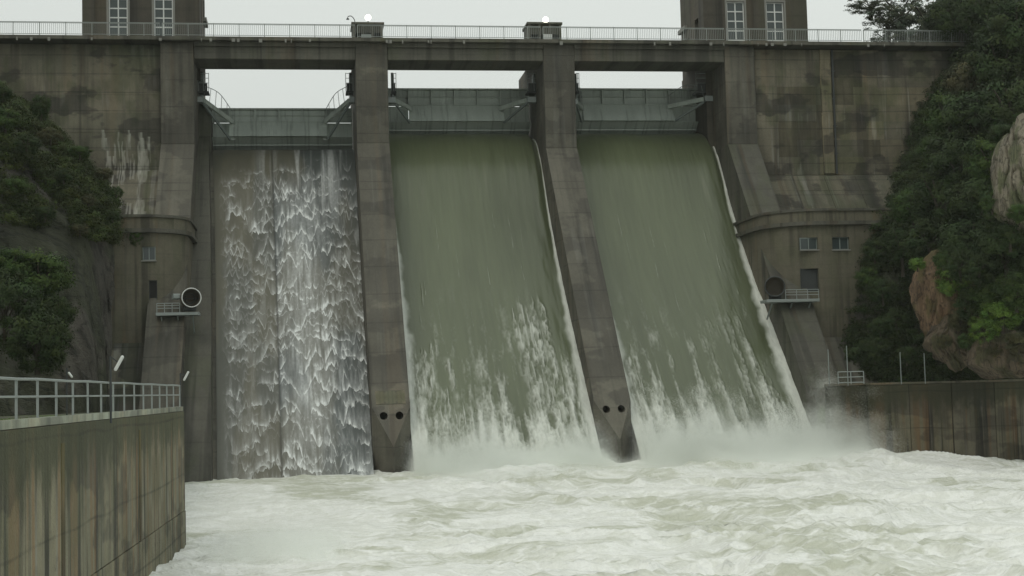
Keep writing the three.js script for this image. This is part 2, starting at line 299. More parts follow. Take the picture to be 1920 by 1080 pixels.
// -------- the pool
const POOL = { x0: -6, x1: 82, z0: 15, z1: 112 };
const bump2 = (x, z, cx, cz, rx, rz) => Math.exp(-Math.pow((x - cx) / rx, 2) - Math.pow((z - cz) / rz, 2));
function poolHeight(x, z) {
  const rough = 0.35 + 0.65 * sstep(8, 20, x) + 0.3 * sstep(40, 55, z), far = 1 - sstep(20, 30, z);
  let y = mix(2.1, 1.0, sstep(19, 50, z));
  y += 0.75 * bump2(x, z, 46, 26, 5, 3.5) + 0.55 * bump2(x, z, 35, 27, 7, 3) + 0.3 * bump2(x, z, 22, 25, 5, 2.5) - 0.45 * bump2(x, z, 58, 26, 7, 7) - 0.25 * bump2(x, z, 14, 24, 4, 3);
  const wx = x + 2.2 * (fbm(x * 0.12, z * 0.12 + 9, 2) - 0.5) * 4, wz = z + (fbm(x * 0.15 + 30, z * 0.15, 2) - 0.5) * 6;
  const rid = (n) => 1 - Math.abs(2 * n - 1);
  y += rough * (0.6 * (fbm(wx * 0.11, wz * 0.2, 3) - 0.5) + 0.38 * Math.pow(rid(noise(wx * 0.27 + 4, wz * 0.5)), 2) - 0.2 + 0.2 * Math.pow(rid(noise(wx * 0.62 + 14, wz * 1.05 + 3)), 2) + 0.2 * (fbm(wx * 1.3, wz * 2.3, 3) - 0.5) + 0.07 * (noise(wx * 2.2, wz * 4.4) - 0.5));
  return y + 0.25 * far * (noise(x * 0.9, z * 0.9) - 0.5) * sstep(14, 20, x);
}
{
  const N = 2048, foamT = texture(N, N, (i, j, c) => {
    const x = i / N * 60, z = j / N * 60, wx = x + 3 * (fbm(x * 0.25, z * 0.3, 3) - 0.5), wz = z + 3 * (fbm(x * 0.2 + 40, z * 0.3, 3) - 0.5);
    const a = fbm(wx * 0.16, wz * 0.3 + 3, 4), v = 1 - Math.abs(2 * fbm(wx * 0.75, wz * 1.5, 4) - 1), s = fbm(wx * 1.7, wz * 5.5, 3), l = noise(wx * 0.9 + 9, wz * 6.5);
    const f = clamp(sstep(0.24, 0.54, a + 0.16 * (s - 0.5)) * 0.75 + 0.4 * sstep(0.8, 0.98, v) + 0.34 * (s - 0.42) + 0.12 * (l - 0.5)), g = 0.9 + 0.1 * noise(x * 14, z * 20);
    c[0] = mix(0.5, 0.82, f) * g; c[1] = mix(0.515, 0.83, f) * g; c[2] = mix(0.42, 0.795, f) * g;
  });
  foamT.repeat.set(1 / 60, 1 / 60);
  const fb = texture(1024, 1024, (i, j, c) => { const x = i / 64, z = j / 64; c[0] = 0.6 * fbm(x * 0.9, z * 1.6, 5) + 0.4 * Math.pow(1 - Math.abs(2 * fbm(x * 1.8 + 4, z * 3, 3) - 1), 2); }, false); fb.repeat.set(1 / 9, 1 / 9);
  const nx = 420, nz = 460, pos = new Float32Array((nx + 1) * (nz + 1) * 3), uv = new Float32Array((nx + 1) * (nz + 1) * 2), idx = [];
  for (let j = 0; j <= nz; j++) for (let i = 0; i <= nx; i++) {
    const z = mix(POOL.z0, POOL.z1, Math.pow(j / nz, 1.35)), x = mix(POOL.x0, POOL.x1, i / nx), k = j * (nx + 1) + i;
    pos.set([x, poolHeight(x, z), z], k * 3); uv.set([x + 3, z], k * 2);
    if (i < nx && j < nz) idx.push(k, k + nx + 1, k + 1, k + 1, k + nx + 1, k + nx + 2);
  }
  const g = new THREE.BufferGeometry(); g.setAttribute('position', new THREE.BufferAttribute(pos, 3)); g.setAttribute('uv', new THREE.BufferAttribute(uv, 2)); g.setIndex(idx); g.computeVertexNormals();
  tag(mesh('pool_water', g, new THREE.MeshStandardMaterial({ map: foamT, roughness: 0.7, bumpMap: fb, bumpScale: 0.1 })), 'churning white and pale green foam filling the stilling pool below the dam', 'water', null, 'structure');
}
// -------- spray: clusters of droplets thrown up where the torrents hit the pool
{
  const tet = new THREE.TetrahedronGeometry(1), list = [];
  for (let k = 0; k < 520; k++) list.push(tet.clone().rotateX(rr(0, 6)).rotateY(rr(0, 6)).scale(...Array(3).fill(rr(0.006, 0.011))).translate(gauss() * 0.75, gauss() * 0.55, gauss() * 0.75));
  const g = merged(list), spots = [];
  const cloud = (n, x0, x1, z0, z1, y0, hs, reach = 1) => { for (let k = 0; k < n; k++) { const x = rr(x0, x1), e = Math.min(1, Math.min(x - x0, x1 - x) / reach + 0.15); if (rnd() > e) { k--; continue; } const z = rr(z0, z1), m = 0.15 + 1.7 * Math.pow(fbm(x * 0.5, z * 0.3 + 7, 4), 1.5) * 1.3; spots.push([x, y0 + 0.2 - hs * m * Math.log(1 - rnd() * 0.97), z]); } };
  cloud(3300, 15.5, 29, 18.6, 22.5, 1.6, 0.75, 1.6);
  cloud(5400, 31, 47.5, 18.2, 23, 1.8, 1.15, 2);
  cloud(900, 34, 47, 22, 27, 1.9, 0.6, 3);
  cloud(260, 4.5, 10, 52, 60, 0.9, 0.4, 2);
  cloud(1000, 16, 46, 22.5, 30, 1.6, 0.35, 3);
  const im = new THREE.InstancedMesh(g, new THREE.MeshPhysicalMaterial({ color: lin(0.985, 0.995, 0.98), roughness: 1, transmission: 1, thickness: 0, specularIntensity: 0 }), spots.length), m4 = new THREE.Matrix4();
  spots.forEach((p, k) => im.setMatrixAt(k, m4.makeRotationY(rr(0, 6.28)).setPosition(...p)));
  im.name = 'spray_mist'; scene.add(im); tag(im, 'white spray of droplets rising where the torrents strike the pool', 'spray', null, 'stuff');
}
console.log('hills');
// -------- hillsides: lofted through control points
function loft(rows, nu, nv, amp, fr) {
  const C = rows.map((r) => new THREE.CatmullRomCurve3(r.map((p) => V(...p)), false, 'centripetal')), pos = [], uv = [], idx = [];
  for (let i = 0; i <= nu; i++) {
    const col = new THREE.CatmullRomCurve3(C.map((c) => c.getPoint(i / nu)), false, 'centripetal');
    for (let j = 0; j <= nv; j++) {
      const p = col.getPoint(j / nv), n = fbm3(p.x * fr, p.y * fr * 0.55, p.z * fr, 5) - 0.5, n2 = fbm3(p.x * fr * 4 + 9, p.y * fr * 1.4, p.z * fr * 4, 3) - 0.5, r = 1 - Math.abs(2 * fbm3(p.x * fr * 2, p.y * fr * 0.6 + 20, p.z * fr * 2, 3) - 1);
      pos.push(p.x + amp * n * 1.4, p.y + amp * 0.5 * n2, p.z + amp * (n * 2 + n2 + r - 0.6)); uv.push(p.x * 0.8 + p.z * 0.8, p.y);
      const k = i * (nv + 1) + j; if (i < nu && j < nv) idx.push(k, k + nv + 1, k + 1, k + 1, k + nv + 1, k + nv + 2);
    }
  }
  const g = new THREE.BufferGeometry(); g.setAttribute('position', new THREE.Float32BufferAttribute(pos, 3)); g.setAttribute('uv', new THREE.Float32BufferAttribute(uv, 2)); g.setIndex(idx); g.computeVertexNormals();
  return g;
}
const hillL = tag(mesh('hillside', loft([
  [[-4.6, 5, 17], [-5.2, 5, 24], [-8, 5, 30], [-13, 5, 40], [-18, 5, 58], [-26, 5, 90]],
  [[-4.6, 12, 15.5], [-5.6, 12, 22], [-8.8, 12, 28], [-14, 12, 38], [-20, 12, 56], [-30, 12, 90]],
  [[-4.9, 18.5, 13], [-6.2, 19, 19], [-9.6, 20, 24], [-15, 20, 34], [-23, 20, 52], [-34, 20, 90]],
  [[-5.8, 22, 8], [-8.2, 24, 13.5], [-12, 27, 17], [-18, 29, 26], [-28, 30, 46], [-42, 30, 86]],
  [[-8, 24.5, 1], [-11, 28.5, 4], [-15.5, 31.5, 7], [-23, 36, 14], [-36, 40, 34], [-55, 40, 78]],
  [[-9, 25, -4], [-13, 30, -4], [-18, 34, -3], [-28, 44, -2], [-46, 52, 14], [-72, 52, 62]],
], 200, 130, 1.5, 0.32), M.rockDark), 'dark streaked rock slope with shrubs beside the railed training wall', 'hillside', null, 'structure');
const hillR = tag(mesh('hillside', loft([
  [[49.6, 4, 11], [52, 4, 14.5], [56, 4, 18], [62, 4, 24], [74, 4, 38], [84, 4, 60]],
  [[50.2, 11, 11], [52.6, 11, 13.5], [57, 11, 16.5], [63, 11, 22.5], [76, 11, 35], [88, 11, 58]],
  [[52.4, 19, 10.5], [55.6, 19, 11.5], [59.4, 19, 14.5], [65, 19, 20.5], [78, 19, 32], [92, 19, 56]],
  [[57.5, 24, 4.5], [60, 24, 7.5], [62.5, 24, 12], [67, 24, 18.5], [80, 24, 30], [95, 24, 55]],
  [[61.5, 30, -0.5], [63.5, 30, 4], [66, 30, 10], [70, 30, 16], [83, 30, 27], [102, 30, 52]],
  [[65.5, 36, -3], [67, 36, 2], [69.5, 36, 8], [73, 36, 14], [87, 36, 24], [107, 36, 49]],
  [[67, 42, -10], [70, 43, -4], [75, 45, 3], [82, 47, 8], [96, 50, 18], [120, 52, 44]],
], 170, 130, 1.6, 0.3), M.rock), 'wooded rock slope beside the outlet with the black mouth', 'hillside', null, 'structure');

// left terrace behind the training wall, right terrace behind the retaining wall
const WALLX = (z) => 3.07 - (z - 50.5) * 0.032;
{
  const grassy = texture(512, 512, (i, j, c) => { const u = i / 32, v = j / 32, g = sstep(0.45, 0.6, fbm(u * 0.5, v * 0.5, 4)), k = 0.7 + 0.6 * noise(u * 7, v * 7); c[0] = mix(0.1, 0.075, g) * k; c[1] = mix(0.095, 0.12, g) * k; c[2] = mix(0.075, 0.03, g) * k; }); grassy.repeat.set(1 / 14, 1 / 14);
  M.grassy = matte(grassy);
  const s = new THREE.Shape([[0.2, 14], [0.2, 50.6], [WALLX(50.6) - 0.32, 50.6], [WALLX(112) - 0.32, 112], [-34, 112], [-30, 60], [-10, 20], [-6, 14]].map(([x, z]) => new THREE.Vector2(x, -z)));
  tag(mesh('terrace', metricUV(new THREE.ExtrudeGeometry(s, { depth: 9.8, bevelEnabled: false }).rotateX(-Math.PI / 2).translate(0, -3, 0)), M.grassy), 'grassy service terrace behind the railed training wall', 'terrace', null, 'structure');
}
const RW = [[44.4, 20.4], [58, 24.5], [82, 33]];
{
  const s = new THREE.Shape([[44.6, 19.6], [58, 23.9], [82, 32.4], [88, 60], [96, 60], [96, -6], [46, -6]].map(([x, z]) => new THREE.Vector2(x, -z)));
  tag(mesh('terrace', metricUV(new THREE.ExtrudeGeometry(s, { depth: 10.1, bevelEnabled: false }).rotateX(-Math.PI / 2).translate(0, -3, 0)), M.grassy), 'narrow terrace on top of the streaked retaining wall', 'terrace', null, 'structure');
}

// ------------------------------------------------------------------ the dam
console.log('dam');
const csg = new Evaluator(); csg.attributes = ['position', 'normal', 'uv'];
const pierNote = ['pier against the abutment beside the valve with the white ring', 'pier between the white rippled bay and the smooth green bay', 'pier between the two green torrents', 'pier against the abutment beside the outlet with black mouth'];
for (let i = 0; i < 4; i++) {
  const L = PL(i), R = PR(i), S = STEP[i], zt = (S - NOSE_Y) * BAT, za = (S - APEX_Y) * BAT, mid = (L + R) / 2;
  const t = thing('dam_pier', 'tall battered concrete ' + pierNote[i], 'pier', 'concrete piers of the spillway');
  let lower = prismX([[-14, -2.5], [-14, S], [0, S], [zt, NOSE_Y], [zt, -2.5]], L, R);
  const nv = [[L, NOSE_Y, zt], [R, NOSE_Y, zt], [mid, APEX_Y, za], [L, -2.5, zt], [R, -2.5, zt], [mid, -2.5, za]], nf = [[0, 2, 1], [0, 3, 5], [0, 5, 2], [1, 2, 5], [1, 5, 4], [0, 1, 4], [0, 4, 3], [3, 4, 5]];
  const ng = new THREE.BufferGeometry(); ng.setAttribute('position', new THREE.Float32BufferAttribute(nf.flatMap((f) => f.flatMap((k) => nv[k])), 3)); ng.computeVertexNormals();
  let nose = metricUV(ng);
  if (i === 1 || i === 2) for (const s of [-0.54, 0.54]) {
    const y = 5.98, hole = new Brush(new THREE.CylinderGeometry(0.27, 0.27, 3, 18).rotateX(Math.PI / 2).translate(mid + s, y, (S - y) * BAT)), e = (b) => { b.updateMatrixWorld(true); return b; };
    lower = csg.evaluate(e(new Brush(lower)), e(hole), SUBTRACTION).geometry; nose = csg.evaluate(e(new Brush(nose)), e(hole), SUBTRACTION).geometry;
  }
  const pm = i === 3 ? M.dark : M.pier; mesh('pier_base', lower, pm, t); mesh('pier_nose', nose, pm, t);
  mesh('pier_shaft', slab(L + 0.004, R - 0.004, S + 0.003, 36.25, -14, -0.012, 0.04), M.pier, t);
  if (i === 0) mesh('gate_guide', box(0.004, 0.98, 24, onZ(380, 197, -6).y, -10, -5.2), M.dark, t);
  if (i === 1) { const y0 = 6.75, y1 = 7.7, z = (y) => (S - y) * BAT; const p = box(-1.02, 1.02, -0.6, 0.6, -0.02, 0.025); p.rotateX(-(Math.PI / 2 - Math.atan2(1, BAT))); p.translate(mid, (y0 + y1) / 2, z((y0 + y1) / 2)); mesh('repair_patch', p, M.wallTones[0], t); }
}
// flank of the first bay
{
  const pts = []; for (let k = 0; k <= 40; k++) { const p = chutePoint(mix(0.02, 1, k / 40), 1.3); pts.push([p.z, p.y]); }
  const g = prismX([[-12, -2.5], ...pts, [21, -2.5]], 0, 1), p = g.attributes.position;
  for (let k = 0; k < p.count; k++) p.setX(k, p.getX(k) < 0.5 ? 0.01 : SIDE(p.getY(k)));
  g.computeVertexNormals();
  tag(mesh('guide_wall', metricUV(g), M.dark), 'dark sloping guide wall along the edge of the rippled water film', 'guide wall');
}
for (let i = 0; i < 3; i++) {
  const pts = []; for (let k = 0; k <= 60; k++) { const p = chutePoint(k / 60); pts.push([p.z, p.y]); }
  tag(mesh('spillway_chute', prismX([...pts, [22, -2.5], [-12, -2.5]], PR(i) + 0.012, PL(i + 1) - 0.012), M.pier), ['curved concrete spillway face under the white rippled film', 'curved concrete spillway face under the middle green torrent', 'curved concrete spillway face under the green torrent by the black outlet'][i], 'spillway', 'concrete spillway faces');
}
// abutments: cast panels above, battered slabs below
function abutment(label, x0, x1, yLow, cols, tone, keep) {
  const t = thing('abutment_wall', label, 'dam wall', 'abutment walls of the dam');
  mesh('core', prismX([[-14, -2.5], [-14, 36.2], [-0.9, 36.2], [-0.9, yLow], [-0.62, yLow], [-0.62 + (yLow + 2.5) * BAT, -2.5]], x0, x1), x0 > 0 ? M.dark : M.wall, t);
  let y = yLow + 0.02, r = 0;
  while (y < 36.0) {
    const h = Math.min([1.55, 1.5, 1.6, 1.45][r % 4], 36.12 - y), c = [x0, ...cols.slice(1, -1).filter(() => rnd() < 0.72).map((v) => v + rr(-0.5, 0.5) * (keep.includes(v) ? 0 : 1)), ...keep, x1].sort((p, q) => p - q);
    for (let k = 0; k < c.length - 1; k++) if (c[k + 1] - c[k] > 0.1) mesh('concrete_panel', slab(c[k] + 0.003, c[k + 1] - 0.003, y, y + h - 0.006, -0.95, -0.6 + rr(-0.012, 0.012), 0.006), M.wallTones[tone(c[k], r)], t);
    y += h; r++;
  }
  return t;
}
const colsL = [-2.66]; while (colsL[0] > -38) colsL.unshift(colsL[0] - (colsL.length % 2 ? 3.1 : 2.5));
abutment('streaked concrete dam wall rising behind the shrubby rock slope', colsL[0], -2.66, 25.9, colsL, () => (rnd() < 0.3 ? 0 : 1), []);
const colsR = [46.94, 48.6, 50.6, 52.85]; 
const abR = abutment('stained concrete dam wall with a vertical drain line beside the wooded slope', 46.94, 78, 25.2, [...colsR, 56.2, 58.4, 60.6, 63, 66, 70, 74, 78], (c, r) => (c < 52.5 ? (c < 48 || r > 4 ? 1 : rnd() < 0.5 ? 0 : 3) : rnd() < 0.18 ? 3 : [1, 2, 2, 4][Math.floor(rnd() * 4)]), [53.9]);
mesh('pilaster', slab(52.9, 53.85, 25.3, 36.1, -0.7, -0.42, 0.04), M.wallTones[4], abR);
mesh('drain_pipe', new THREE.CylinderGeometry(0.09, 0.09, 10.8, 8).translate(54.02, 30.7, -0.46), M.darkSteel, abR);
for (const y of [27, 29.4, 31.8, 34.2]) mesh('pipe_clamp', box(53.88, 54.16, y, y + 0.1, -0.62, -0.35), M.darkSteel, abR);
for (const [a, b] of [[47.3, 50], [50.03, 52.8], [52.83, 55.6], [55.63, 58.5]]) for (const [ya, yb] of [[23.7, 25.15], [22.2, 23.68], [20.7, 22.18], [19.2, 20.68]]) {
  const z = (y) => -0.62 + (25.2 - y) * BAT, p = prismX([[z(ya) - 0.1, ya], [z(ya) + 0.06, ya], [z(yb) + 0.06, yb], [z(yb) - 0.1, yb]], a, b); mesh('slope_slab', p, M.wallTones[rnd() < 0.5 ? 0 : 1], abR);
}

abR.children.forEach((m) => { const uv = m.geometry.attributes.uv; for (let q = 0; q < uv.count; q++) uv.setX(q, uv.getX(q) + 10); });   // its own stretch of the stains
// deck with its girders
{
  const t = thing('road_deck', 'long concrete bridge deck carried across the tops of the piers', 'bridge deck');
  mesh('deck_slab', slab(-46, 74, 36.26, 36.58, -10, 0.57, 0.03), M.deck, t);
  for (let i = 0; i < 3; i++) mesh('girder', slab(PR(i) + 0.01, PL(i + 1) - 0.01, 34.88, 36.25, -3.6, -0.12, 0.04), M.deck, t);
  for (let i = 0; i < 3; i++) mesh('fascia_lip', box(PR(i) + 0.01, PL(i + 1) - 0.01, 35.9, 36.25, -0.11, 0.12), M.deck, t);
  for (let k = 0; k < 34; k++) { const x = rr(-20, 60), w = rr(0.05, 0.3); mesh('drip_stain_crust', box(x, x + w, 36.2 - rr(0.02, 0.12), 36.4, 0.565, 0.585), M.trim, t); }
}
// deck railing, one section per span
const RZ = 0.42, rb = box(-0.011, 0.011, 0, 0.86, -0.011, 0.011), rp = box(-0.03, 0.03, 0, 1.08, -0.03, 0.03);
[[-20, -2.6, 'behind the shrubby slope'], [-2.4, 13, 'above the white rippled bay'], [13.2, 28.4, 'above the middle green bay'], [28.6, 44.2, 'above the bay by the black outlet'], [44.4, 56.4, 'before the tower beside the trees'], [56.6, 68, 'in front of the trees']].forEach(([a, b, where]) => {
  const t = thing('deck_railing', 'thin grey bar railing on the bridge deck ' + where, 'railing', 'railings along the bridge deck', [a, 36.58, RZ]), n = Math.round((b - a) / 0.155);
  mesh('top_rail', box(0, b - a, 1.05, 1.1, -0.03, 0.03), M.rail, t); mesh('bottom_rail', box(0, b - a, 0.1, 0.14, -0.02, 0.02), M.rail, t); mesh('middle_rail', box(0, b - a, 0.99, 1.02, -0.015, 0.015), M.rail, t);
  for (let k = 0; k <= n; k++) { const m = mesh(k % 13 ? 'baluster' : 'post', k % 13 ? rb : rp, M.rail, t); m.position.set((b - a) * k / n, k % 13 ? 0.135 : 0, 0); }
});

// towers
function tower(x0, x1, zF, zB, yBase, wins, label, sideWins, sideAt) {
  const t = thing('control_tower', label, 'tower', 'towers on the dam'), top = 47;
  const s = new THREE.Shape(); s.moveTo(x0, yBase); s.lineTo(x1, yBase); s.lineTo(x1, top); s.lineTo(x0, top); s.closePath();
  for (const [a, b, c, d] of wins) { const h = new THREE.Path(); h.moveTo(a, c); h.lineTo(a, d); h.lineTo(b, d); h.lineTo(b, c); h.closePath(); s.holes.push(h); }
  mesh('front_wall', metricUV(new THREE.ExtrudeGeometry(s, { depth: 0.35, bevelEnabled: false }).translate(0, 0, zF - 0.35)), M.tower, t);
  mesh('dark_room_fill', box(x0 + 0.36, x1 - 0.36, yBase, top, zB + 0.36, zF - 0.75), M.interior, t);  // near-black block paints the unlit room behind the window openings
  for (const side of [0, 1]) {
    const q = new THREE.Shape(); q.moveTo(zB, yBase); q.lineTo(zF - 0.353, yBase); q.lineTo(zF - 0.353, top); q.lineTo(zB, top); q.closePath();
    if (side === sideAt) for (const [a, b, c, d] of sideWins) { const h = new THREE.Path(); h.moveTo(a, c); h.lineTo(a, d); h.lineTo(b, d); h.lineTo(b, c); h.closePath(); q.holes.push(h); }
    const g = new THREE.ExtrudeGeometry(q, { depth: 0.35, bevelEnabled: false }); g.applyMatrix4(new THREE.Matrix4().makeBasis(V(0, 0, 1), V(0, 1, 0), V(-1, 0, 0))); g.translate(side ? x1 : x0 + 0.35, 0, 0);
    mesh('side_wall', metricUV(g), M.tower, t);
  }
  mesh('rear_wall', box(x0 + 0.353, x1 - 0.353, yBase, top, zB, zB + 0.35), M.tower, t);
  mesh('roof', box(x0 - 0.3, x1 + 0.3, top + 0.003, top + 0.4, zB - 0.3, zF + 0.3), M.deck, t);
  const cy = 39.6; mesh('cornice', box(sideAt ? x1 + 0.002 : x0 - 0.28, sideAt ? x1 + 0.28 : x0 - 0.002, cy + 0.5, cy + 0.85, zB - 0.2, zB + 2.2), M.trim, t);
  for (const [a, b, c, d] of wins) {
    const w = new THREE.Group(); w.name = 'window'; t.add(w); const z = zF - 0.2, cx = (a + b) / 2;
    mesh('frame', merged([box(a, a + 0.1, c, d, z - 0.06, z + 0.06), box(b - 0.1, b, c, d, z - 0.06, z + 0.06), box(a + 0.1, b - 0.1, c, c + 0.1, z - 0.06, z + 0.06), box(a + 0.1, b - 0.1, d - 0.1, d, z - 0.06, z + 0.06)]), M.white, w);
    mesh('mullion', box(cx - 0.05, cx + 0.05, c + 0.1, d - 0.1, z - 0.05, z + 0.07), M.white, w);
    const n = Math.round((d - c) / 0.83); for (let k = 1; k < n; k++) { const y = c + (d - c) * k / n; mesh('transom', box(a + 0.1, b - 0.1, y - 0.05, y + 0.05, z - 0.045, z + 0.05), M.white, w); }
    for (let k = 0; k < n; k++) for (const [p, q] of [[a + 0.1, cx - 0.05], [cx + 0.05, b - 0.1]]) mesh('pane', box(p, q, c + (d - c) * k / n + 0.05, c + (d - c) * (k + 1) / n - 0.05, z - 0.02, z - 0.005), M.glass, w);
    mesh('surround', merged([box(a - 0.16, a - 0.002, c, d + 0.16, zF + 0.002, zF + 0.05), box(b + 0.002, b + 0.16, c, d + 0.16, zF + 0.002, zF + 0.05), box(a, b, d + 0.002, d + 0.16, zF + 0.002, zF + 0.05)]), M.trim, w);
  }
  return t;
}
{
  const z = -4, X = (px) => onZ(px, 30, z).x;
  const yTop = onZ(1380, 3, z).y;
  tower(X(154), X(374.5), z, -10.5, 34, [[X(203.5), X(239.5), 36.9, 41.6], [X(288.5), X(324.5), 36.9, 41.6]], 'dark control tower with white windows at the end by the shrubby slope', [[-6.4, -5.5, 37, 44], [-9, -8.2, 37, 42]], 1);
  tower(X(1319), X(1513.5), z, -11.6, 24, [[X(1363), X(1396), 36.9, yTop], [X(1437), X(1470), 36.9, yTop]], 'dark control tower with pale side wall beside the trees', [[-6.9, -5.7, 36.7, 40.2], [-10, -9, 36.7, 39.2]], 0);
}
// lamp houses on the middle piers, their floodlights and the gooseneck
const lampBox = [[661, 718, 690, 33], [990, 1052, 1023, 37]];
lampBox.forEach(([a, b, lx, ly], i) => {
  const z = -0.6, x0 = onZ(a, 50, z).x, x1 = onZ(b, 50, z).x, y1 = onZ((a + b) / 2, 42, z).y, where = i ? 'between the two green torrents' : 'beside the white rippled bay';
  const t = thing('hoist_house', 'flat-roofed grey hoist cabin ' + where, 'cabin', 'hoist cabins on the deck');
  mesh('roof', slab(x0 - 0.1, x1 + 0.1, y1 - 0.18, y1, z - 2.6, z + 0.15, 0.02), M.deck, t);
  mesh('rear_wall', box(x0, x1, 36.585, y1 - 0.185, z - 2.4, z - 2.25), M.dark, t);
  for (let k = 0; k < 4; k++) { const x = mix(x0 + 0.1, x1 - 0.1, k / 3); mesh('corner_post', box(x - 0.09, x + 0.09, 36.585, y1 - 0.185, z - 0.1, z + 0.08), M.deck, t); }
  mesh('front_panel', box(x0 + 0.02, x1 - 0.02, 37.3, y1 - 0.19, z - 0.25, z - 0.12), M.dark, t);
  mesh('side_wall', box(x0, x0 + 0.12, 36.585, y1 - 0.19, z - 2.24, z - 0.27), M.dark, t); mesh('side_wall', box(x1 - 0.12, x1, 36.585, y1 - 0.19, z - 2.24, z - 0.27), M.dark, t);
  const sp = onZ(i ? 1026 : 687, 66, z); tag(mesh('notice_board', slab(sp.x - (i ? 0.4 : 0.45), sp.x + 0.4, 36.62, i ? 37.25 : 37.1, z + 0.12, z + 0.16, 0.01), i ? M.white : M.galv), 'plain pale board on the hoist cabin ' + where, 'board', 'boards at the hoist cabins');
  const p = onZ(lx, ly, z - 0.4), f = thing('floodlight', 'lit white floodlight on the hoist cabin ' + where, 'floodlight', 'lit floodlights on the deck', [p.x, y1, z - 0.4]), r = 0.24, hgt = p.y - y1;
  mesh('lamp_post', new THREE.CylinderGeometry(0.04, 0.05, Math.max(0.1, hgt - r * 0.8), 8).translate(0, Math.max(0.1, hgt - r * 0.8) / 2, 0), M.darkSteel, f);
  mesh('lamp_globe', new THREE.SphereGeometry(r, 20, 14).translate(0, hgt, 0), new THREE.MeshStandardMaterial({ color: 0xffffff, emissive: 0xfffbe8, emissiveIntensity: 7 }), f);
  const pl = new THREE.PointLight(0xfff8e0, 9); pl.position.set(0, hgt, 0); pl.castShadow = true; f.add(pl); pl.name = 'lamp_light';
});
{
  const z = -0.3, P = (x, y) => onZ(x, y, z), t = thing('gooseneck_lamp', 'thin curved gooseneck lamp beside the lit hoist cabin', 'lamp');
  const b = P(666, 66); b.y = 36.585; mesh('stem', tube([b, P(666, 46), P(664, 36), P(658, 30), P(652, 31)], 0.035, 24), M.darkSteel, t); mesh('lamp_head', new THREE.ConeGeometry(0.14, 0.22, 10).translate(P(652, 34).x, P(652, 34).y, z), M.darkSteel, t);
}
// ------------------------------------------------------------------ gates
function gate(i, d, label) {
  const z = -7.4, Y = (px, py) => onZ(px, py, z).y, cxp = d.cx, yT = Y(cxp, d.top), yB = Y(cxp, d.band), yP = Y(cxp, d.plate), yL = Y(cxp, d.lip);
  const x0 = i ? PR(i) + 0.12 : 1.0, x1 = PL(i + 1) - 0.12, pa = onZ(d.pl, d.band, z + 0.5).x, pb = onZ(d.pr, d.band, z + 0.5).x;
  const t = thing('spillway_gate', label, 'gate', 'steel gates of the spillway');
  mesh('skin_plate', slab(x0, x1, yB + 0.02, yT - 0.14, z - 0.2, z, 0.02), M.gate, t);
  mesh('top_flange', slab(x0, x1, yT - 0.13, yT, z - 0.35, z + 0.34, 0.02), M.gate, t);
  mesh('middle_flange', box(x0, x1, mix(yT, yB, 0.55), mix(yT, yB, 0.55) + 0.06, z + 0.003, z + 0.2), M.gate, t);
  mesh('lower_flange', box(x0, x1, yB - 0.04, yB + 0.015, z - 0.1, z + 0.42), M.gate, t);
  for (const px of d.ribs) { const x = onZ(px, d.band, z + 0.2).x; mesh('stiffener', box(x - 0.05, x + 0.05, yB + 0.02, yT - 0.135, z + 0.003, z + 0.45), M.gate, t); }
  // sloping lower plate
  const g = prismX([[z + 0.15, yP], [z + 1.05, yP], [z + 0.3, yB - 0.045], [z + 0.12, yB - 0.045]], pa, pb); mesh('lower_plate', g, M.gate, t);
  mesh('side_plate', box(x0, pa - 0.01, yP - 0.05, yB - 0.045, z - 0.5, z - 0.3), M.gate, t); mesh('side_plate', box(pb + 0.01, x1, yP - 0.05, yB - 0.045, z - 0.5, z - 0.3), M.gate, t);
  mesh('lower_skin', prismX([[z + 0.6, yP - 0.01], [z + 0.12, yP - 0.01], [z - 2.1, yL - 1.0], [z - 1.9, yL - 1.0]], x0, x1), M.gate, t);   // the skin curves back under the plate
  for (const f of [0.35, 0.7]) mesh('lower_rib', box(x0, x1, mix(yP, yL - 1, f) - 0.05, mix(yP, yL - 1, f) + 0.05, z + mix(0.6, -1.9, f) - 0.3, z + mix(0.6, -1.9, f) + 0.12), M.gate, t);
  for (const [sx, ux, uy, lx, ly, bx, by] of d.arms) {
    const zb = z + 3.2, B = onZ(bx, by, zb), U = onZ(ux, uy, z + 0.75), Lo = onZ(lx, ly, z + 0.75), K = B.clone(); K.z -= 1.0; K.y += 0.1;
    mesh('arm', bar(B, U, 0.24, 0.36), M.gate, t); mesh('brace', bar(B.clone().add(V(0, -0.25, 0)), Lo, 0.14, 0.2), M.steel, t);
    mesh('gusset', box(U.x - 0.2, U.x + 0.2, Lo.y, U.y - 0.1, z + 0.4, z + 0.55), M.gate, t);
    mesh('bearing', box(Math.min(B.x, B.x + sx * 0.75), Math.max(B.x, B.x + sx * 0.75), B.y - 0.22, B.y + 0.24, zb - 0.4, zb + 0.35), M.galv, t);
    if (d.stairs) {
      const off = V(0, 0.95, 0), n = 6, a = B.clone().add(V(-sx * 0.2, 0.25, 0)), c = U.clone().add(V(0, 0.55, 0)), crv = new THREE.CatmullRomCurve3([a.clone().add(off), a.clone().lerp(c, 0.5).add(V(0, 1.15, 0)), c.clone().add(V(0, 0.4, 0))]);
      mesh('hand_rail', new THREE.TubeGeometry(crv, 16, 0.03, 6), M.galv, t);
      for (let k = 0; k < n; k++) { const top = crv.getPoint(k / (n - 1)), bot = B.clone().lerp(U, k / (n - 1)); mesh('rail_post', pipe(bot, top, 0.022), M.galv, t); }
    }
  }
}
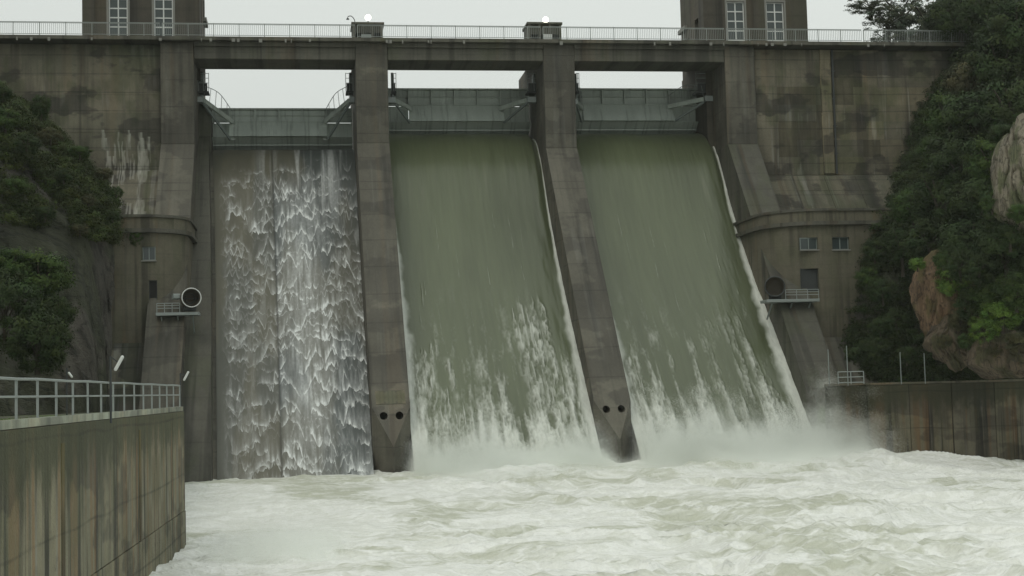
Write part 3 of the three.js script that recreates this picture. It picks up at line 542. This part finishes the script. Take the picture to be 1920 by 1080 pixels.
gate(0, { cx: 520, top: 204, band: 229, plate: 259, lip: 273, pl: 430, pr: 612, ribs: [430, 478, 523, 567, 612, 650, 398], arms: [[-1, 436, 229, 432, 262, 381, 188], [1, 609, 229, 614, 262, 656, 188]], stairs: true }, 'lowered grey steel gate above the white rippled film');
gate(1, { cx: 860, top: 167, band: 198, plate: 231, lip: 246, pl: 767, pr: 944, ribs: [766, 809, 852, 895, 938, 975], arms: [[-1, 772, 205, 768, 230, 741, 189], [1, 937, 204, 945, 230, 988, 188]] }, 'raised grey steel gate above the middle green torrent');
gate(2, { cx: 1190, top: 167, band: 197, plate: 230, lip: 246, pl: 1092, pr: 1262, ribs: [1088, 1129, 1171, 1212, 1254, 1292], arms: [[-1, 1092, 204, 1090, 228, 1081, 192], [1, 1253, 200, 1266, 226, 1320, 186]], stairs: true }, 'raised grey steel gate beside the dark control tower with pale side wall');
// hoist platforms on the pier sides
[[372, 392, -1, 'on the pier beside the shrubby slope'], [648, 662, 1, 'on the pier, facing the white rippled bay'], [733, 742, -1, 'on the pier, facing the middle bay with the green torrent'], [987, 1012, 1, 'at the far side of the middle bay'], [1079, 1084, -1, 'on the pier, facing the bay by the dark tower'], [1302, 1345, 1, 'under the dark control tower with pale side wall']].forEach(([a, b, s, where]) => {
  const z = -4.6, x0 = onZ(a, 160, z).x, x1 = onZ(b, 160, z).x, y = (py) => onZ((a + b) / 2, py, z).y, t = thing('hoist_platform', 'small steel hoist platform ' + where, 'platform', 'hoist platforms on the pier sides');
  mesh('floor_plate', box(x0, x1, y(176), y(173), z - 0.8, z + 0.5), M.darkSteel, t);
  const wide = x1 - x0, cx = s < 0 ? x0 + wide * 0.3 : x1 - wide * 0.3;
  mesh('motor_box', slab(cx - wide * 0.22, cx + wide * 0.22, y(172), y(140), z - 0.5, z + 0.1, 0.03), M.steel, t); mesh('gear_box', slab(x0 + wide * 0.1, x1 - wide * 0.15, y(172.5), y(158), z + 0.12, z + 0.4, 0.03), M.darkSteel, t);
  mesh('cylinder', pipe(V(cx, y(178), z), V(cx, y(195), z), 0.12), M.steel, t); mesh('hanger', box(cx - 0.08, cx + 0.08, y(139.5), 34.86, z - 0.3, z - 0.14), M.darkSteel, t);
  const xe = s < 0 ? x1 : x0, xi = s < 0 ? x0 : x1; for (const yy of [158, 149, 140]) mesh('rail', pipe(V(xi, y(yy), z + 0.5), V(xe, y(yy), z + 0.5), 0.025), M.galv, t);
  for (const q of [0, 0.5, 1]) { const x = mix(xe, xi, q); mesh('rail_post', pipe(V(x, y(173), z + 0.5), V(x, y(139), z + 0.5), 0.025), M.galv, t); }
});

// ------------------------------------------------------------------ valve houses with rounded corners
function valveHouse(side, d, label) {   // side -1: rounded corner on its right, +1: on its left
  const zF = d.z, t = thing('valve_house', label, 'building', 'valve houses at the foot of the dam'), R = d.r, s = side;
  const plan = (o) => { const p = []; const xc = d.xc - s * o, R2 = R + o; p.push([d.xFar, zF + o]); for (let k = 0; k <= 14; k++) { const a = k / 14 * Math.PI / 2; p.push([xc + s * R2 * (1 - Math.sin(a)) - s * 0 , zF + o - R2 * (1 - Math.cos(a))]); } p.push([xc, d.zB]); p.push([d.xFar, d.zB]); return p; };
  const solid = (o, y0, y1) => { const pts = plan(o).map(([x, z]) => new THREE.Vector2(x, -z)); if (THREE.ShapeUtils.isClockWise(pts)) pts.reverse(); return metricUV(new THREE.ExtrudeGeometry(new THREE.Shape(pts), { depth: y1 - y0, bevelEnabled: false }).rotateX(-Math.PI / 2).translate(0, y0, 0)); };
  const e = (b) => { b.updateMatrixWorld(true); return b; };
  let wall = solid(0, d.y0, d.yc - 0.005);
  for (const [a, b, c, q] of d.cut) wall = csg.evaluate(e(new Brush(wall)), e(new Brush(box(a, b, c, q, zF - 0.6, zF + 0.5))), SUBTRACTION).geometry;
  mesh('wall', wall, M.house, t);
  mesh('cornice', solid(0.32, d.yc, d.yc + 0.3), M.dark, t); mesh('parapet', solid(0.12, d.yc + 0.303, d.yt - 0.2), M.house, t); mesh('coping', solid(0.26, d.yt - 0.197, d.yt), M.dark, t);
  for (const [a, b, c, q, kind] of d.cut) {
    if (kind === 'door') { const g = new THREE.Group(); g.name = 'door'; t.add(g); mesh('door_leaf_or_dark_fill', box(a + 0.05, b - 0.05, c, q - 0.05, zF - 0.45, zF - 0.38), d.darkDoorway ? M.black : M.darkSteel, g); mesh('door_frame', merged([box(a, a + 0.05, c, q, zF - 0.5, zF - 0.3), box(b - 0.05, b, c, q, zF - 0.5, zF - 0.3), box(a + 0.05, b - 0.05, q - 0.05, q, zF - 0.5, zF - 0.3)]), M.darkSteel, g); continue; }  // on one house a black panel paints the darkness inside the open doorway
    const w = new THREE.Group(); w.name = 'window'; t.add(w); const z = zF - 0.25, cx = (a + b) / 2;
    mesh('frame', merged([box(a, a + 0.06, c, q, z - 0.04, z + 0.04), box(b - 0.06, b, c, q, z - 0.04, z + 0.04), box(a + 0.06, b - 0.06, c, c + 0.06, z - 0.04, z + 0.04), box(a + 0.06, b - 0.06, q - 0.06, q, z - 0.04, z + 0.04), box(cx - 0.035, cx + 0.035, c + 0.06, q - 0.06, z - 0.04, z + 0.04)]), M.steel, w);
    for (const [p0, p1] of [[a + 0.06, cx - 0.035], [cx + 0.035, b - 0.06]]) mesh('pane', box(p0, p1, c + 0.06, q - 0.06, z - 0.02, z), M.glass, w);
    mesh('sill', box(a - 0.08, b + 0.08, c - 0.09, c - 0.004, zF - 0.2, zF + 0.08), M.trim, w);
  }
  return t;
}
const cutR = (list, z) => list.map(([a, b, c, d, k]) => { const p = onZ(a, d, z), q = onZ(b, c, z); return [p.x, q.x, p.y, q.y, k]; });
{
  const zl = 11, zr = 11, xr = onZ(354, 430, 7.5).x, xl = onZ(1421, 430, 7.5).x;
  valveHouse(-1, { z: zl, r: 3.2, xc: xr, xFar: -9, zB: 2, y0: 5, yc: onZ(300, 436, zl).y, yt: onZ(300, 402, zl).y, cut: cutR([[267, 291, 462, 488], [279, 294, 525, 572, 'door']], zl), darkDoorway: true }, 'concrete valve house with rounded corner and one window beside the rock slope');
  valveHouse(1, { z: zr, r: 4, xc: xl, xFar: 58, zB: 0, y0: 5, yc: onZ(1560, 422, zr).y, yt: onZ(1560, 391, zr).y, cut: cutR([[1502, 1533, 445, 468], [1561, 1592, 444, 468], [1505, 1535, 503, 546, 'door']], zr) }, 'concrete valve house with rounded corner and two windows by the wooded slope');
}
// service platforms and outlet valves
function servicePlatform(pa, pb, yTopPx, yBotPx, zF, z1, railTo, railA, railB, label) {
  const a = onZ(pa, yBotPx, z1), b = onZ(pb, yBotPx, z1), y0 = a.y, y1 = onZ(pa, yTopPx, z1).y, t = thing('service_platform', label, 'platform', 'steel platforms of the valve houses');
  mesh('floor', slab(a.x, b.x, y0, y0 + 0.22, zF + 0.01, z1, 0.02), M.galv, t);
  for (const q of [0.12, 0.5, 0.85]) mesh('bracket', bar(V(mix(a.x, b.x, q), y0 - 0.02, z1 - 0.25), V(mix(a.x, b.x, q), y0 - 1.2, zF - 0.05), 0.08, 0.12), M.steel, t);
  const ra = onZ(railA, yBotPx, z1).x, rbx = onZ(railB, yBotPx, z1).x;
  for (const q of [0.45, 0.75, 1]) mesh('rail', pipe(V(ra, y0 + 0.22 + q * (y1 - y0 - 0.22), z1 - 0.05), V(rbx, y0 + 0.22 + q * (y1 - y0 - 0.22), z1 - 0.05), 0.026), M.galv, t);
  for (let k = 0; k < 4; k++) mesh('rail_post', pipe(V(mix(ra, rbx, k / 3), y0 + 0.2, z1 - 0.05), V(mix(ra, rbx, k / 3), y1, z1 - 0.05), 0.03), M.galv, t);
}
servicePlatform(292, 373, 569, 592, 11, 12.6, 0, 294, 337, 'small railed steel platform under the valve with the white ring');
servicePlatform(1438, 1537, 544, 567, 11, 12.6, 0, 1474, 1536, 'small railed steel platform beside the outlet with the black mouth');
function outlet(px, py, rpx, z, dir, rim, label, len, extra) {
  const c = onZ(px, py, z), r = rpx * (EYE.z - z) / FPX, t = thing('outlet_valve', label, 'valve', 'outlet valves'); t.position.copy(c); t.quaternion.setFromUnitVectors(V(0, 0, 1), dir.clone().normalize());
  const pts = [[r * 0.55, -len], [r * 0.62, -len * 0.7], [r * 0.95, -len * 0.55], [r, -0.05], [r, 0], [r * 0.9, 0], [r * 0.88, -len * 0.5], [r * 0.5, -len * 0.62], [0.001, -len * 0.62]].map(([x, y]) => new THREE.Vector2(x, y));
  mesh('barrel', new THREE.LatheGeometry(pts, 32).rotateX(Math.PI / 2), M.rusty, t);
  mesh('rim', new THREE.TorusGeometry(r * 0.96, r * (extra ? 0.055 : 0.07), 10, 36), rim, t);
  mesh('flange', new THREE.CylinderGeometry(r * 0.78, r * 0.78, 0.12, 28).rotateX(Math.PI / 2).translate(0, 0, -len * 0.78), M.galv, t);
  if (extra) { mesh('inner_ring', new THREE.TorusGeometry(r * 0.5, r * 0.05, 8, 24).translate(0, 0, -len * 0.4), M.darkSteel, t); mesh('vane', box(-r * 0.86, r * 0.86, -0.02, 0.02, -len * 0.5, -len * 0.35), M.darkSteel, t); mesh('drive_box', slab(-r * 1.7, -r * 0.95, 0, r * 0.5, -len * 0.85, -len * 0.4, 0.05), M.galv, t); }
  mesh('cradle', box(-r * 0.6, r * 0.6, -r * 1.25, -r * 0.8, -len * 0.7, -len * 0.3), M.darkSteel, t);
}
outlet(359, 558, 18, 12.9, V(0.22, 0.02, 1), M.white, 'round outlet valve with a white ring on the small platform', 1.9, true);
outlet(1453, 537, 20, 12.4, V(-0.3, 0.02, 1), M.darkSteel, 'round outlet pipe with a wide black mouth', 2.2, false);
// ------------------------------------------------------------------ training wall with railing
{
  const t = thing('training_wall', 'streaked concrete training wall with grey railing beside the pool', 'wall');
  const zs = [50.5]; while (zs[zs.length - 1] < 112) zs.push(zs[zs.length - 1] + [4.6, 4.2, 5][zs.length % 3]);
  const turn = Math.atan(0.032);
  zs.slice(0, -1).forEach((z, k) => {
    const L = zs[k + 1] - z;
    [[-2.8, 2.55, 0.1], [2.57, 6.98, 0]].forEach(([y0, y1, proud], r) => {
      const g = slab(0.004, L - 0.004, y0, y1, -2.2, rr(-0.006, 0.006) + proud * 0.25, 0.012), m = mesh('wall_panel', g, M.trainTones[(k * 2 + r * 1 + (k % 2)) % 3], t), uv = g.attributes.uv; for (let q = 0; q < uv.count; q++) uv.setX(q, z + L - uv.getX(q));
      m.position.set(WALLX(z + L), 0, z + L); m.rotation.y = Math.PI / 2 - turn;
    });
    for (const [q, wd, mt] of k === 2 || k === 5 ? [[0.02, 0.42, 0]] : []) { const m = mesh('joint_strip', slab(-wd / 2, wd / 2, -1, 6.5, -0.02, 0.02, 0.012), M.strip ??= matte(T.train, lin(1.4, 1.12, 0.75)), t); m.position.set(WALLX(z + L * (1 - q)), 0, z + L * (1 - q)); m.rotation.y = Math.PI / 2 - turn; }
  });
  const r = thing('terrace_railing', 'grey tubular two-rail railing on top of the training wall', 'railing'), A = V(WALLX(50.5) - 0.18, 7, 50.6), B = V(WALLX(112) - 0.18, 7, 112), n = 27, up = (v, y) => V(v.x, y, v.z);
  mesh('kerb', bar(up(A, 7.1), up(B, 7.1), 0.3, 0.2), M.galvKerb = matte(T.pier, lin(2.4, 2.7, 2.7)), r);
  for (let k = 0; k <= n; k++) { const p = A.clone().lerp(B, k / n); mesh('post', bar(up(p, 7.15), up(p, 8.16), 0.055), M.galv, r); }
  for (let k = 0; k < n; k++) { const p = A.clone().lerp(B, k / n), q = A.clone().lerp(B, (k + 1) / n); mesh('top_rail', pipe(up(p, 8.14 + 0.01 * Math.sin(k * 2.1)), up(q, 8.14 + 0.01 * Math.sin(k * 2.1 + 2.1)), 0.034), M.galv, r); mesh('middle_rail', pipe(up(p, 7.72), up(q, 7.72), 0.026), M.galv, r); }
  // lamp posts with tilted tubes
  [[207, 43, 668, 223, 681, 13], [338, 66, 700, 349, 705, 8], [125, 62, 690, 132, 703, 4.5]].forEach(([px, dep, yTop, hx, hy, half], k) => {
    const a = onDepth(px, yTop, dep), h = onDepth(hx, hy, dep), s = half * dep / FPX, u = thing('lamp_post', ['thin lamp post with a white tilted tube at the railing', 'thin lamp post with a white tilted tube at the end of the training wall', 'short lamp post with a small white tube on the grassy terrace'][k], 'lamp post', 'lamp posts on the terrace');
    mesh('pole', pipe(V(a.x, 6.9, a.z), a, 0.035), M.darkSteel, u); mesh('arm', pipe(a, h, 0.018), M.darkSteel, u);
    mesh('tube_head', new THREE.CapsuleGeometry(0.05, 2 * s, 4, 8).rotateZ(k === 2 ? 0.6 : -0.5).translate(h.x, h.y, h.z), M.white, u);
  });
}
// ------------------------------------------------------------------ right retaining wall
{
  const t = thing('retaining_wall', 'dark streaked concrete retaining wall below the wooded slope', 'wall');
  for (let s = 0; s < 2; s++) {
    const [xa, za] = RW[s], [xb, zb] = RW[s + 1], len = Math.hypot(xb - xa, zb - za), n = Math.round(len / 2.75), ang = -Math.atan2(zb - za, xb - xa);
    for (let k = 0; k < n; k++) { const g = slab(len * k / n + 0.01, len * (k + 1) / n - 0.01, -2.8, 7.2, -0.8, rr(-0.015, 0.015), 0.025), uv = g.attributes.uv; for (let q = 0; q < uv.count; q++) uv.setX(q, uv.getX(q) + s * 9); const m = mesh('wall_panel', g, (M.rwTones ??= [[0.52, 0.5, 0.52], [0.62, 0.6, 0.6], [0.57, 0.53, 0.5]].map((c) => matte(T.train, lin(...c), { bumpScale: 0.03 })))[(k + s) % 3], t); m.position.set(xa, 0, za); m.rotation.y = ang; }
    const m = mesh('coping', slab(0, len - 0.01, 7.203, 7.34, -0.85, 0.08, 0.02), M.house, t); m.position.set(xa, 0, za); m.rotation.y = ang;
  }
  const r = thing('guard_rail', 'short pale guard rail on top of the retaining wall', 'railing'), a = onDepth(1572, 719, 99), b = onDepth(1620, 719, 98.5);
  const hgt = 0.82; for (const q of [0.1, 0.55, 1]) mesh('rail', pipe(V(a.x, 7.34 + q * hgt, a.z), V(b.x, 7.34 + q * hgt, b.z), 0.03), M.galv, r);
  for (const q of [0, 0.5, 1]) mesh('post', pipe(V(mix(a.x, b.x, q), 7.3, mix(a.z, b.z, q)), V(mix(a.x, b.x, q), 7.34 + hgt, mix(a.z, b.z, q)), 0.035), M.galv, r);
  [[1555, 655], [1590, 648], [1690, 660], [1735, 662]].forEach(([px, py], k) => { const p = onDepth(px, 716, 99 - k * 0.5), q = onDepth(px, py, 99 - k * 0.5), f = mesh('fence_post', pipe(V(p.x, 7.2, p.z), V(p.x, q.y, p.z), 0.035), M.steel); tag(f, 'thin grey post standing on the terrace above the retaining wall', 'post', 'thin posts above the retaining wall'); });
}
// ------------------------------------------------------------------ rocks
console.log('rocks');
function boulder(px, py, dep, rx, ry, rz, mat, label, seed) {
  const g = new THREE.IcosahedronGeometry(1, 36), p = g.attributes.position, uv = new Float32Array(p.count * 2), c = onDepth(px, py, dep), v = V();
  const cut = []; for (let k = 0; k < 34; k++) { const n = V(gauss(), gauss() * 0.8, gauss()).normalize(); cut.push([n, rr(0.72, 1.0)]); }
  for (let k = 0; k < p.count; k++) {   // cleaved faces, then ledges and cracks
    v.fromBufferAttribute(p, k); let r = 1.25; for (const [n, d] of cut) { const q = n.dot(v); if (q > 0.2) r = Math.min(r, d / q); }
    const n = fbm3(v.x * 1.6 + seed, v.y * 1.4, v.z * 1.6, 4) - 0.5, n2 = fbm3(v.x * 5 + seed, v.y * 3, v.z * 5, 3) - 0.5, cr = Math.abs(fbm3(v.x * 2.4, v.y * 1.0 + seed, v.z * 2.4, 3) - 0.5);
    v.multiplyScalar(r * (1 + 0.5 * n + 0.16 * n2 - 0.1 * (1 - sstep(0, 0.03, cr)))); uv[k * 2] = (v.x * rx + v.z * rz) * 2; uv[k * 2 + 1] = v.y * ry * 2; p.setXYZ(k, v.x * rx, v.y * ry, v.z * rz);
  }
  g.setAttribute('uv', new THREE.BufferAttribute(uv, 2)); g.computeVertexNormals();
  const m = mesh('rock_outcrop', g, mat); m.position.copy(c); tag(m, label, 'rock', 'rock outcrops');
}
boulder(1926, 340, 86, 2.4, 3.4, 2.6, M.rockPale, 'pale craggy rock outcrop high among the trees', 3);
boulder(1790, 575, 98, 2.9, 3.5, 2.8, M.rockRed, 'reddish craggy rock outcrop above the retaining wall', 11);
boulder(1800, 640, 96, 2.6, 2.0, 2, M.rockBrown, 'brown mossy rock bank beside the reddish outcrop', 23);
boulder(1890, 665, 93, 3.0, 1.6, 2, M.rockBrown, 'low brown rock bank above the coping of the retaining wall', 41);
// ------------------------------------------------------------------ plants
console.log('plants');
function leafMat(r, g, b) { return new THREE.MeshPhysicalMaterial({ color: lin(r, g, b), vertexColors: true, roughness: 0.75, transmission: 0.25, thickness: 0, side: THREE.DoubleSide, specularIntensity: 0.25 }); }
const LEAF = { dark: leafMat(0.038, 0.06, 0.02), mid: leafMat(0.054, 0.09, 0.024), olive: leafMat(0.085, 0.085, 0.042), bright: leafMat(0.12, 0.2, 0.04), grey: leafMat(0.1, 0.115, 0.075), scrub: leafMat(0.052, 0.074, 0.02) };
function crownGeo(clumps, per, leaf, flat = 0.85, spread = 0.22) {
  const n = clumps * per, pos = new Float32Array(n * 12), col = new Float32Array(n * 12), nor = new Float32Array(n * 12), idx = new Uint32Array(n * 6); let q = 0;
  const d = V(), a = V(), b = V(), u = V(), w = V(), out = V();
  for (let c = 0; c < clumps; c++) {
    d.set(gauss(), gauss(), gauss()).normalize(); const r = 0.35 + 0.6 * Math.pow(rnd(), 0.5), cc = d.clone().multiplyScalar(r); cc.y *= flat; const tone = rr(0.65, 1.35), sz = spread * rr(0.6, 1.35), hue = rr(-0.12, 0.12);
    for (let k = 0; k < per; k++, q++) {
      a.set(gauss(), gauss() * 0.8, gauss()).multiplyScalar(sz); out.copy(a).normalize().multiplyScalar(0.75).addScaledVector(cc, 0.7); out.y += 0.35; a.add(cc);
      b.set(gauss(), gauss(), gauss()).multiplyScalar(0.75).add(out).normalize(); u.set(gauss(), gauss(), gauss()).cross(b).normalize(); w.copy(b).cross(u).normalize(); out.normalize();
      const l = leaf * rr(0.6, 1.4), t = tone * rr(0.8, 1.2), P = [a.clone().addScaledVector(u, -l), a.clone().addScaledVector(w, -l * 0.5), a.clone().addScaledVector(u, l), a.clone().addScaledVector(w, l * 0.5)];
      b.lerp(out, 0.6).normalize();
      for (let m = 0; m < 4; m++) { P[m].toArray(pos, (q * 4 + m) * 3); b.toArray(nor, (q * 4 + m) * 3); col.set([t * (1 + hue), t, t * (1 - hue)], (q * 4 + m) * 3); }
      idx.set([0, 1, 2, 0, 2, 3].map((m) => q * 4 + m), q * 6);
    }
  }
  const g = new THREE.BufferGeometry(); g.setAttribute('position', new THREE.BufferAttribute(pos, 3)); g.setAttribute('normal', new THREE.BufferAttribute(nor, 3)); g.setAttribute('color', new THREE.BufferAttribute(col, 3)); g.setIndex(new THREE.BufferAttribute(idx, 1));
  return g;
}
const CROWN = [crownGeo(80, 150, 0.04), crownGeo(65, 170, 0.042, 0.75), crownGeo(95, 130, 0.036, 1.0, 0.18)], LOOSE = crownGeo(70, 50, 0.045, 0.75, 0.15);
function trunkGeo(h) {
  const list = [new THREE.CylinderGeometry(0.05, 0.09, h, 7, 4).translate(0, h / 2 - h, 0)];
  for (let k = 0; k < 6; k++) { const a = k * 1.05 + rr(0, 0.5), l = rr(0.5, 0.9); list.push(tube([V(0, -h * rr(0.1, 0.6), 0), V(Math.cos(a) * l * 0.4, 0.1, Math.sin(a) * l * 0.4), V(Math.cos(a) * l * 0.8, rr(0.25, 0.55), Math.sin(a) * l * 0.8)], 0.025, 6)); }
  return merged(list);
}
const TRUNK = trunkGeo(0.95), TRUNKTALL = trunkGeo(1.5), bark = plain(0.05, 0.042, 0.03, 0.9);
const NEAR = [[1850, 90, 'at the end of the deck railing'], [1745, 215, 'overhanging the stained dam wall'], [1690, 400, 'above the two-window valve house'], [1905, 330, 'beside the pale outcrop'], [1735, 520, 'at the reddish outcrop'], [1850, 480, 'between the pale and the reddish outcrops'], [1640, 560, 'beside the two-window valve house'], [1830, 640, 'on the brown rock bank'], [1810, 290, 'halfway up the wooded slope'], [1650, 660, 'behind the guard rail'],
  [1640, 10, 'closest to the dark tower'], [1700, 70, 'just behind the deck railing'], [1740, 20, 'in the row behind the deck railing'], [1850, 20, 'rising over the end of the deck railing'],
  [70, 195, 'on the ridge of the rock slope'], [205, 345, 'where the rock slope meets the dam wall'], [60, 300, 'in the scrub of the rock slope'], [120, 415, 'above the large bushes'], [255, 445, 'at the rounded valve house'], [120, 560, 'in front of the streaked rock'], [20, 560, 'on the railed terrace'], [70, 680, 'low behind the terrace railing']];
function plant(kind, px, py, rpx, dep, mat, label, group, o = {}) {
  label += ' ' + NEAR.reduce((a, b) => (Math.hypot(a[0] - px, a[1] - py) < Math.hypot(b[0] - px, b[1] - py) ? a : b))[2];
  const r = rpx * dep / FPX, c = onDepth(px, py, dep), loose = o.loose, t = thing(kind, label, kind === 'tree' ? 'tree' : 'shrub', group); t.position.copy(c); t.rotation.y = rr(0, 6.28); t.scale.set(r, r * (o.tall ?? 1), r);
  mesh('crown', loose ? LOOSE : CROWN[Math.floor(rnd() * 3)], mat, t); mesh('trunk', kind === 'tree' ? TRUNKTALL : TRUNK, bark, t);
}
const G1 = 'trees and shrubs of the wooded slope', G2 = 'shrubs on the rock slope by the training wall';
for (const [x, y, r, d, m] of [[1815, 155, 50, 112, 'olive'], [1875, 120, 66, 108, 'dark'], [1905, 60, 70, 108, 'dark'], [1782, 215, 48, 109, 'mid'], [1830, 225, 70, 105, 'dark'], [1900, 210, 70, 100, 'dark'], [1762, 285, 46, 108, 'mid'], [1800, 310, 70, 104, 'dark'], [1712, 390, 40, 107, 'mid'], [1765, 375, 60, 104, 'dark'], [1835, 380, 66, 99, 'dark'], [1690, 455, 40, 106, 'dark'], [1745, 455, 58, 103, 'dark'], [1815, 455, 62, 98, 'dark'], [1885, 470, 62, 93, 'dark'], [1860, 300, 50, 98, 'mid']])
  plant('tree', x, y, r, d, LEAF[m], { olive: 'olive-green leafy tree', mid: 'mid-green leafy tree', dark: 'dense dark green tree' }[m], G1, { tall: rr(0.9, 1.2) });
for (const [x, y, r, d, m] of [[1790, 530, 34, 96, 'bright'], [1720, 495, 16, 96, 'bright'], [1880, 590, 38, 91, 'bright'], [1845, 615, 30, 92, 'bright'], [1905, 545, 44, 90, 'mid'], [1822, 570, 34, 93, 'dark'], [1800, 500, 32, 93, 'dark'], [1768, 488, 20, 94, 'mid'], [1850, 560, 36, 92, 'mid'], [1835, 505, 34, 92, 'dark'], [1770, 640, 16, 93, 'olive'], [1780, 545, 12, 93, 'bright'], [1800, 480, 40, 97, 'dark'], [1893, 440, 34, 86, 'dark'], [1860, 380, 24, 86, 'mid'], [1640, 655, 30, 102, 'dark'], [1600, 665, 20, 103, 'dark'], [1700, 665, 22, 100, 'dark'], [1775, 505, 30, 97, 'mid'], [1815, 640, 20, 93, 'mid'], [1880, 255, 30, 88, 'dark'], [1868, 420, 30, 88, 'dark'], [1910, 640, 26, 90, 'olive'], [1640, 470, 26, 106, 'dark'], [1625, 520, 24, 105, 'mid'], [1655, 545, 30, 104, 'dark'], [1680, 600, 26, 102, 'dark'], [1650, 615, 24, 103, 'dark'], [1830, 560, 34, 95, 'dark'], [1800, 600, 24, 94, 'olive'], [1860, 660, 22, 92, 'olive'], [1910, 400, 24, 82, 'mid']])
  plant('shrub', x, y, r, d, LEAF[m], { bright: 'bright green bush', mid: 'mid-green bush', dark: 'small dark green bush', olive: 'olive-brown bush' }[m], G1);
for (const [x, y, r, d, m, tall] of [[1690, 22, 66, 132, 'grey', 0.55], [1668, 74, 44, 133, 'grey', 0.6], [1745, 40, 64, 130, 'grey', 0.9], [1800, 30, 66, 126, 'dark', 1], [1860, 30, 60, 122, 'dark', 1], [1632, 8, 50, 134, 'grey', 0.4], [1665, 40, 50, 134, 'grey', 0.5], [1720, 70, 56, 131, 'grey', 0.6], [1775, 65, 50, 129, 'dark', 0.9]])
  plant('tree', x, y, r, d, LEAF[m], m === 'grey' ? 'grey-green tree with loose crown' : 'dark tree against the sky', 'trees behind the deck railing', { tall, loose: m === 'grey' });
for (const [x, y, r, d, m, tall] of [[10, 225, 34, 94, 'mid', 0.8], [78, 200, 20, 95, 'dark', 1.4], [95, 255, 24, 95, 'olive', 0.8], [150, 285, 22, 97, 'mid', 0.7], [50, 270, 26, 92, 'dark', 0.8], [195, 325, 20, 99, 'olive', 0.7], [120, 330, 20, 95, 'dark', 0.8], [218, 360, 15, 100, 'mid', 0.8], [30, 350, 26, 90, 'mid', 0.8], [165, 375, 16, 97, 'olive', 0.8], [85, 400, 22, 91, 'dark', 0.8], [212, 405, 13, 99, 'dark', 1], [5, 175, 18, 97, 'dark', 1], [255, 445, 13, 104, 'mid', 1.3], [150, 430, 18, 94, 'olive', 0.8]])
  plant('shrub', x, y, r, d, LEAF[m], { mid: 'mid-green shrub', olive: 'olive-brown shrub', dark: 'dark green shrub' }[m], G2, { tall });
for (const [x, y, r, d, m, tall] of [[72, 520, 66, 74, 'mid', 1], [104, 590, 40, 73, 'dark', 1.1], [10, 575, 70, 71, 'dark', 1.1], [70, 640, 66, 70, 'dark', 1], [20, 495, 44, 73, 'mid', 0.9], [92, 665, 34, 71, 'dark', 0.9]])
  plant('shrub', x, y, r, d, LEAF[m], m === 'mid' ? 'large leafy green bush' : 'large dark bush', 'large bushes on the terrace', { tall });
// ground cover on both slopes and grass on the terrace
{
  const blade = crownGeo(12, 34, 0.11, 0.6, 0.42), m4 = new THREE.Matrix4(), q4 = new THREE.Quaternion(), col = new THREE.Color();
  const cover = (name, hill, n, pick, size, label, mat) => {
    const p = hill.geometry.attributes.position, nn = hill.geometry.attributes.normal, spots = [];
    for (let k = 0; k < n * 12 && spots.length < n; k++) { const i = Math.floor(rnd() * p.count), v = V().fromBufferAttribute(p, i), u = V().fromBufferAttribute(nn, i); if (pick(v, u)) spots.push(v.add(V(rr(-0.3, 0.3), rr(-0.3, 0.3), rr(0, 0.2)))); }
    const im = new THREE.InstancedMesh(blade, mat, spots.length);
    spots.forEach((v, k) => { const s = size * rr(0.6, 1.4); im.setMatrixAt(k, m4.compose(v, q4.setFromAxisAngle(V(0, 1, 0), rr(0, 6.28)), V(s, s * rr(0.6, 1), s))); const c = rr(0.6, 1.3); im.setColorAt(k, col.setRGB(c * rr(0.9, 1.2), c, c * 0.9)); });
    im.name = name; scene.add(im); tag(im, label, 'ground cover', null, 'stuff');
  };
  cover('ground_cover', hillL, 4200, (v, u) => v.z < 60 && fbm3(v.x * 0.25, v.y * 0.2, v.z * 0.25, 3) + (v.y > 18.5 ? 0.05 : -0.2) > 0.5, 0.6, 'low scrub and grass covering the rock slope beside the training wall', LEAF.scrub);
  cover('ground_cover_001', hillR, 5600, (v, u) => v.z < 45 && fbm3(v.x * 0.25, v.y * 0.2, v.z * 0.25, 3) > 0.42, 0.7, 'ivy and scrub covering the wooded slope', LEAF.dark);
  const spots = []; for (let k = 0; k < 900; k++) { const z = rr(52, 88), x = WALLX(z) - 2.5 - Math.abs(gauss()) * 4; if (fbm(x * 0.4, z * 0.2, 3) > 0.5) spots.push(V(x, 6.82, z)); }
  const im = new THREE.InstancedMesh(blade, LEAF.bright, spots.length); spots.forEach((v, k) => { const s = rr(0.15, 0.3); im.setMatrixAt(k, m4.compose(v, q4.setFromAxisAngle(V(0, 1, 0), rr(0, 6.28)), V(s, s, s))); }); im.name = 'grass'; scene.add(im); tag(im, 'bright grass tufts on the terrace behind the railing', 'grass', null, 'stuff');
}
console.log('done');
renderer.render(scene, camera);
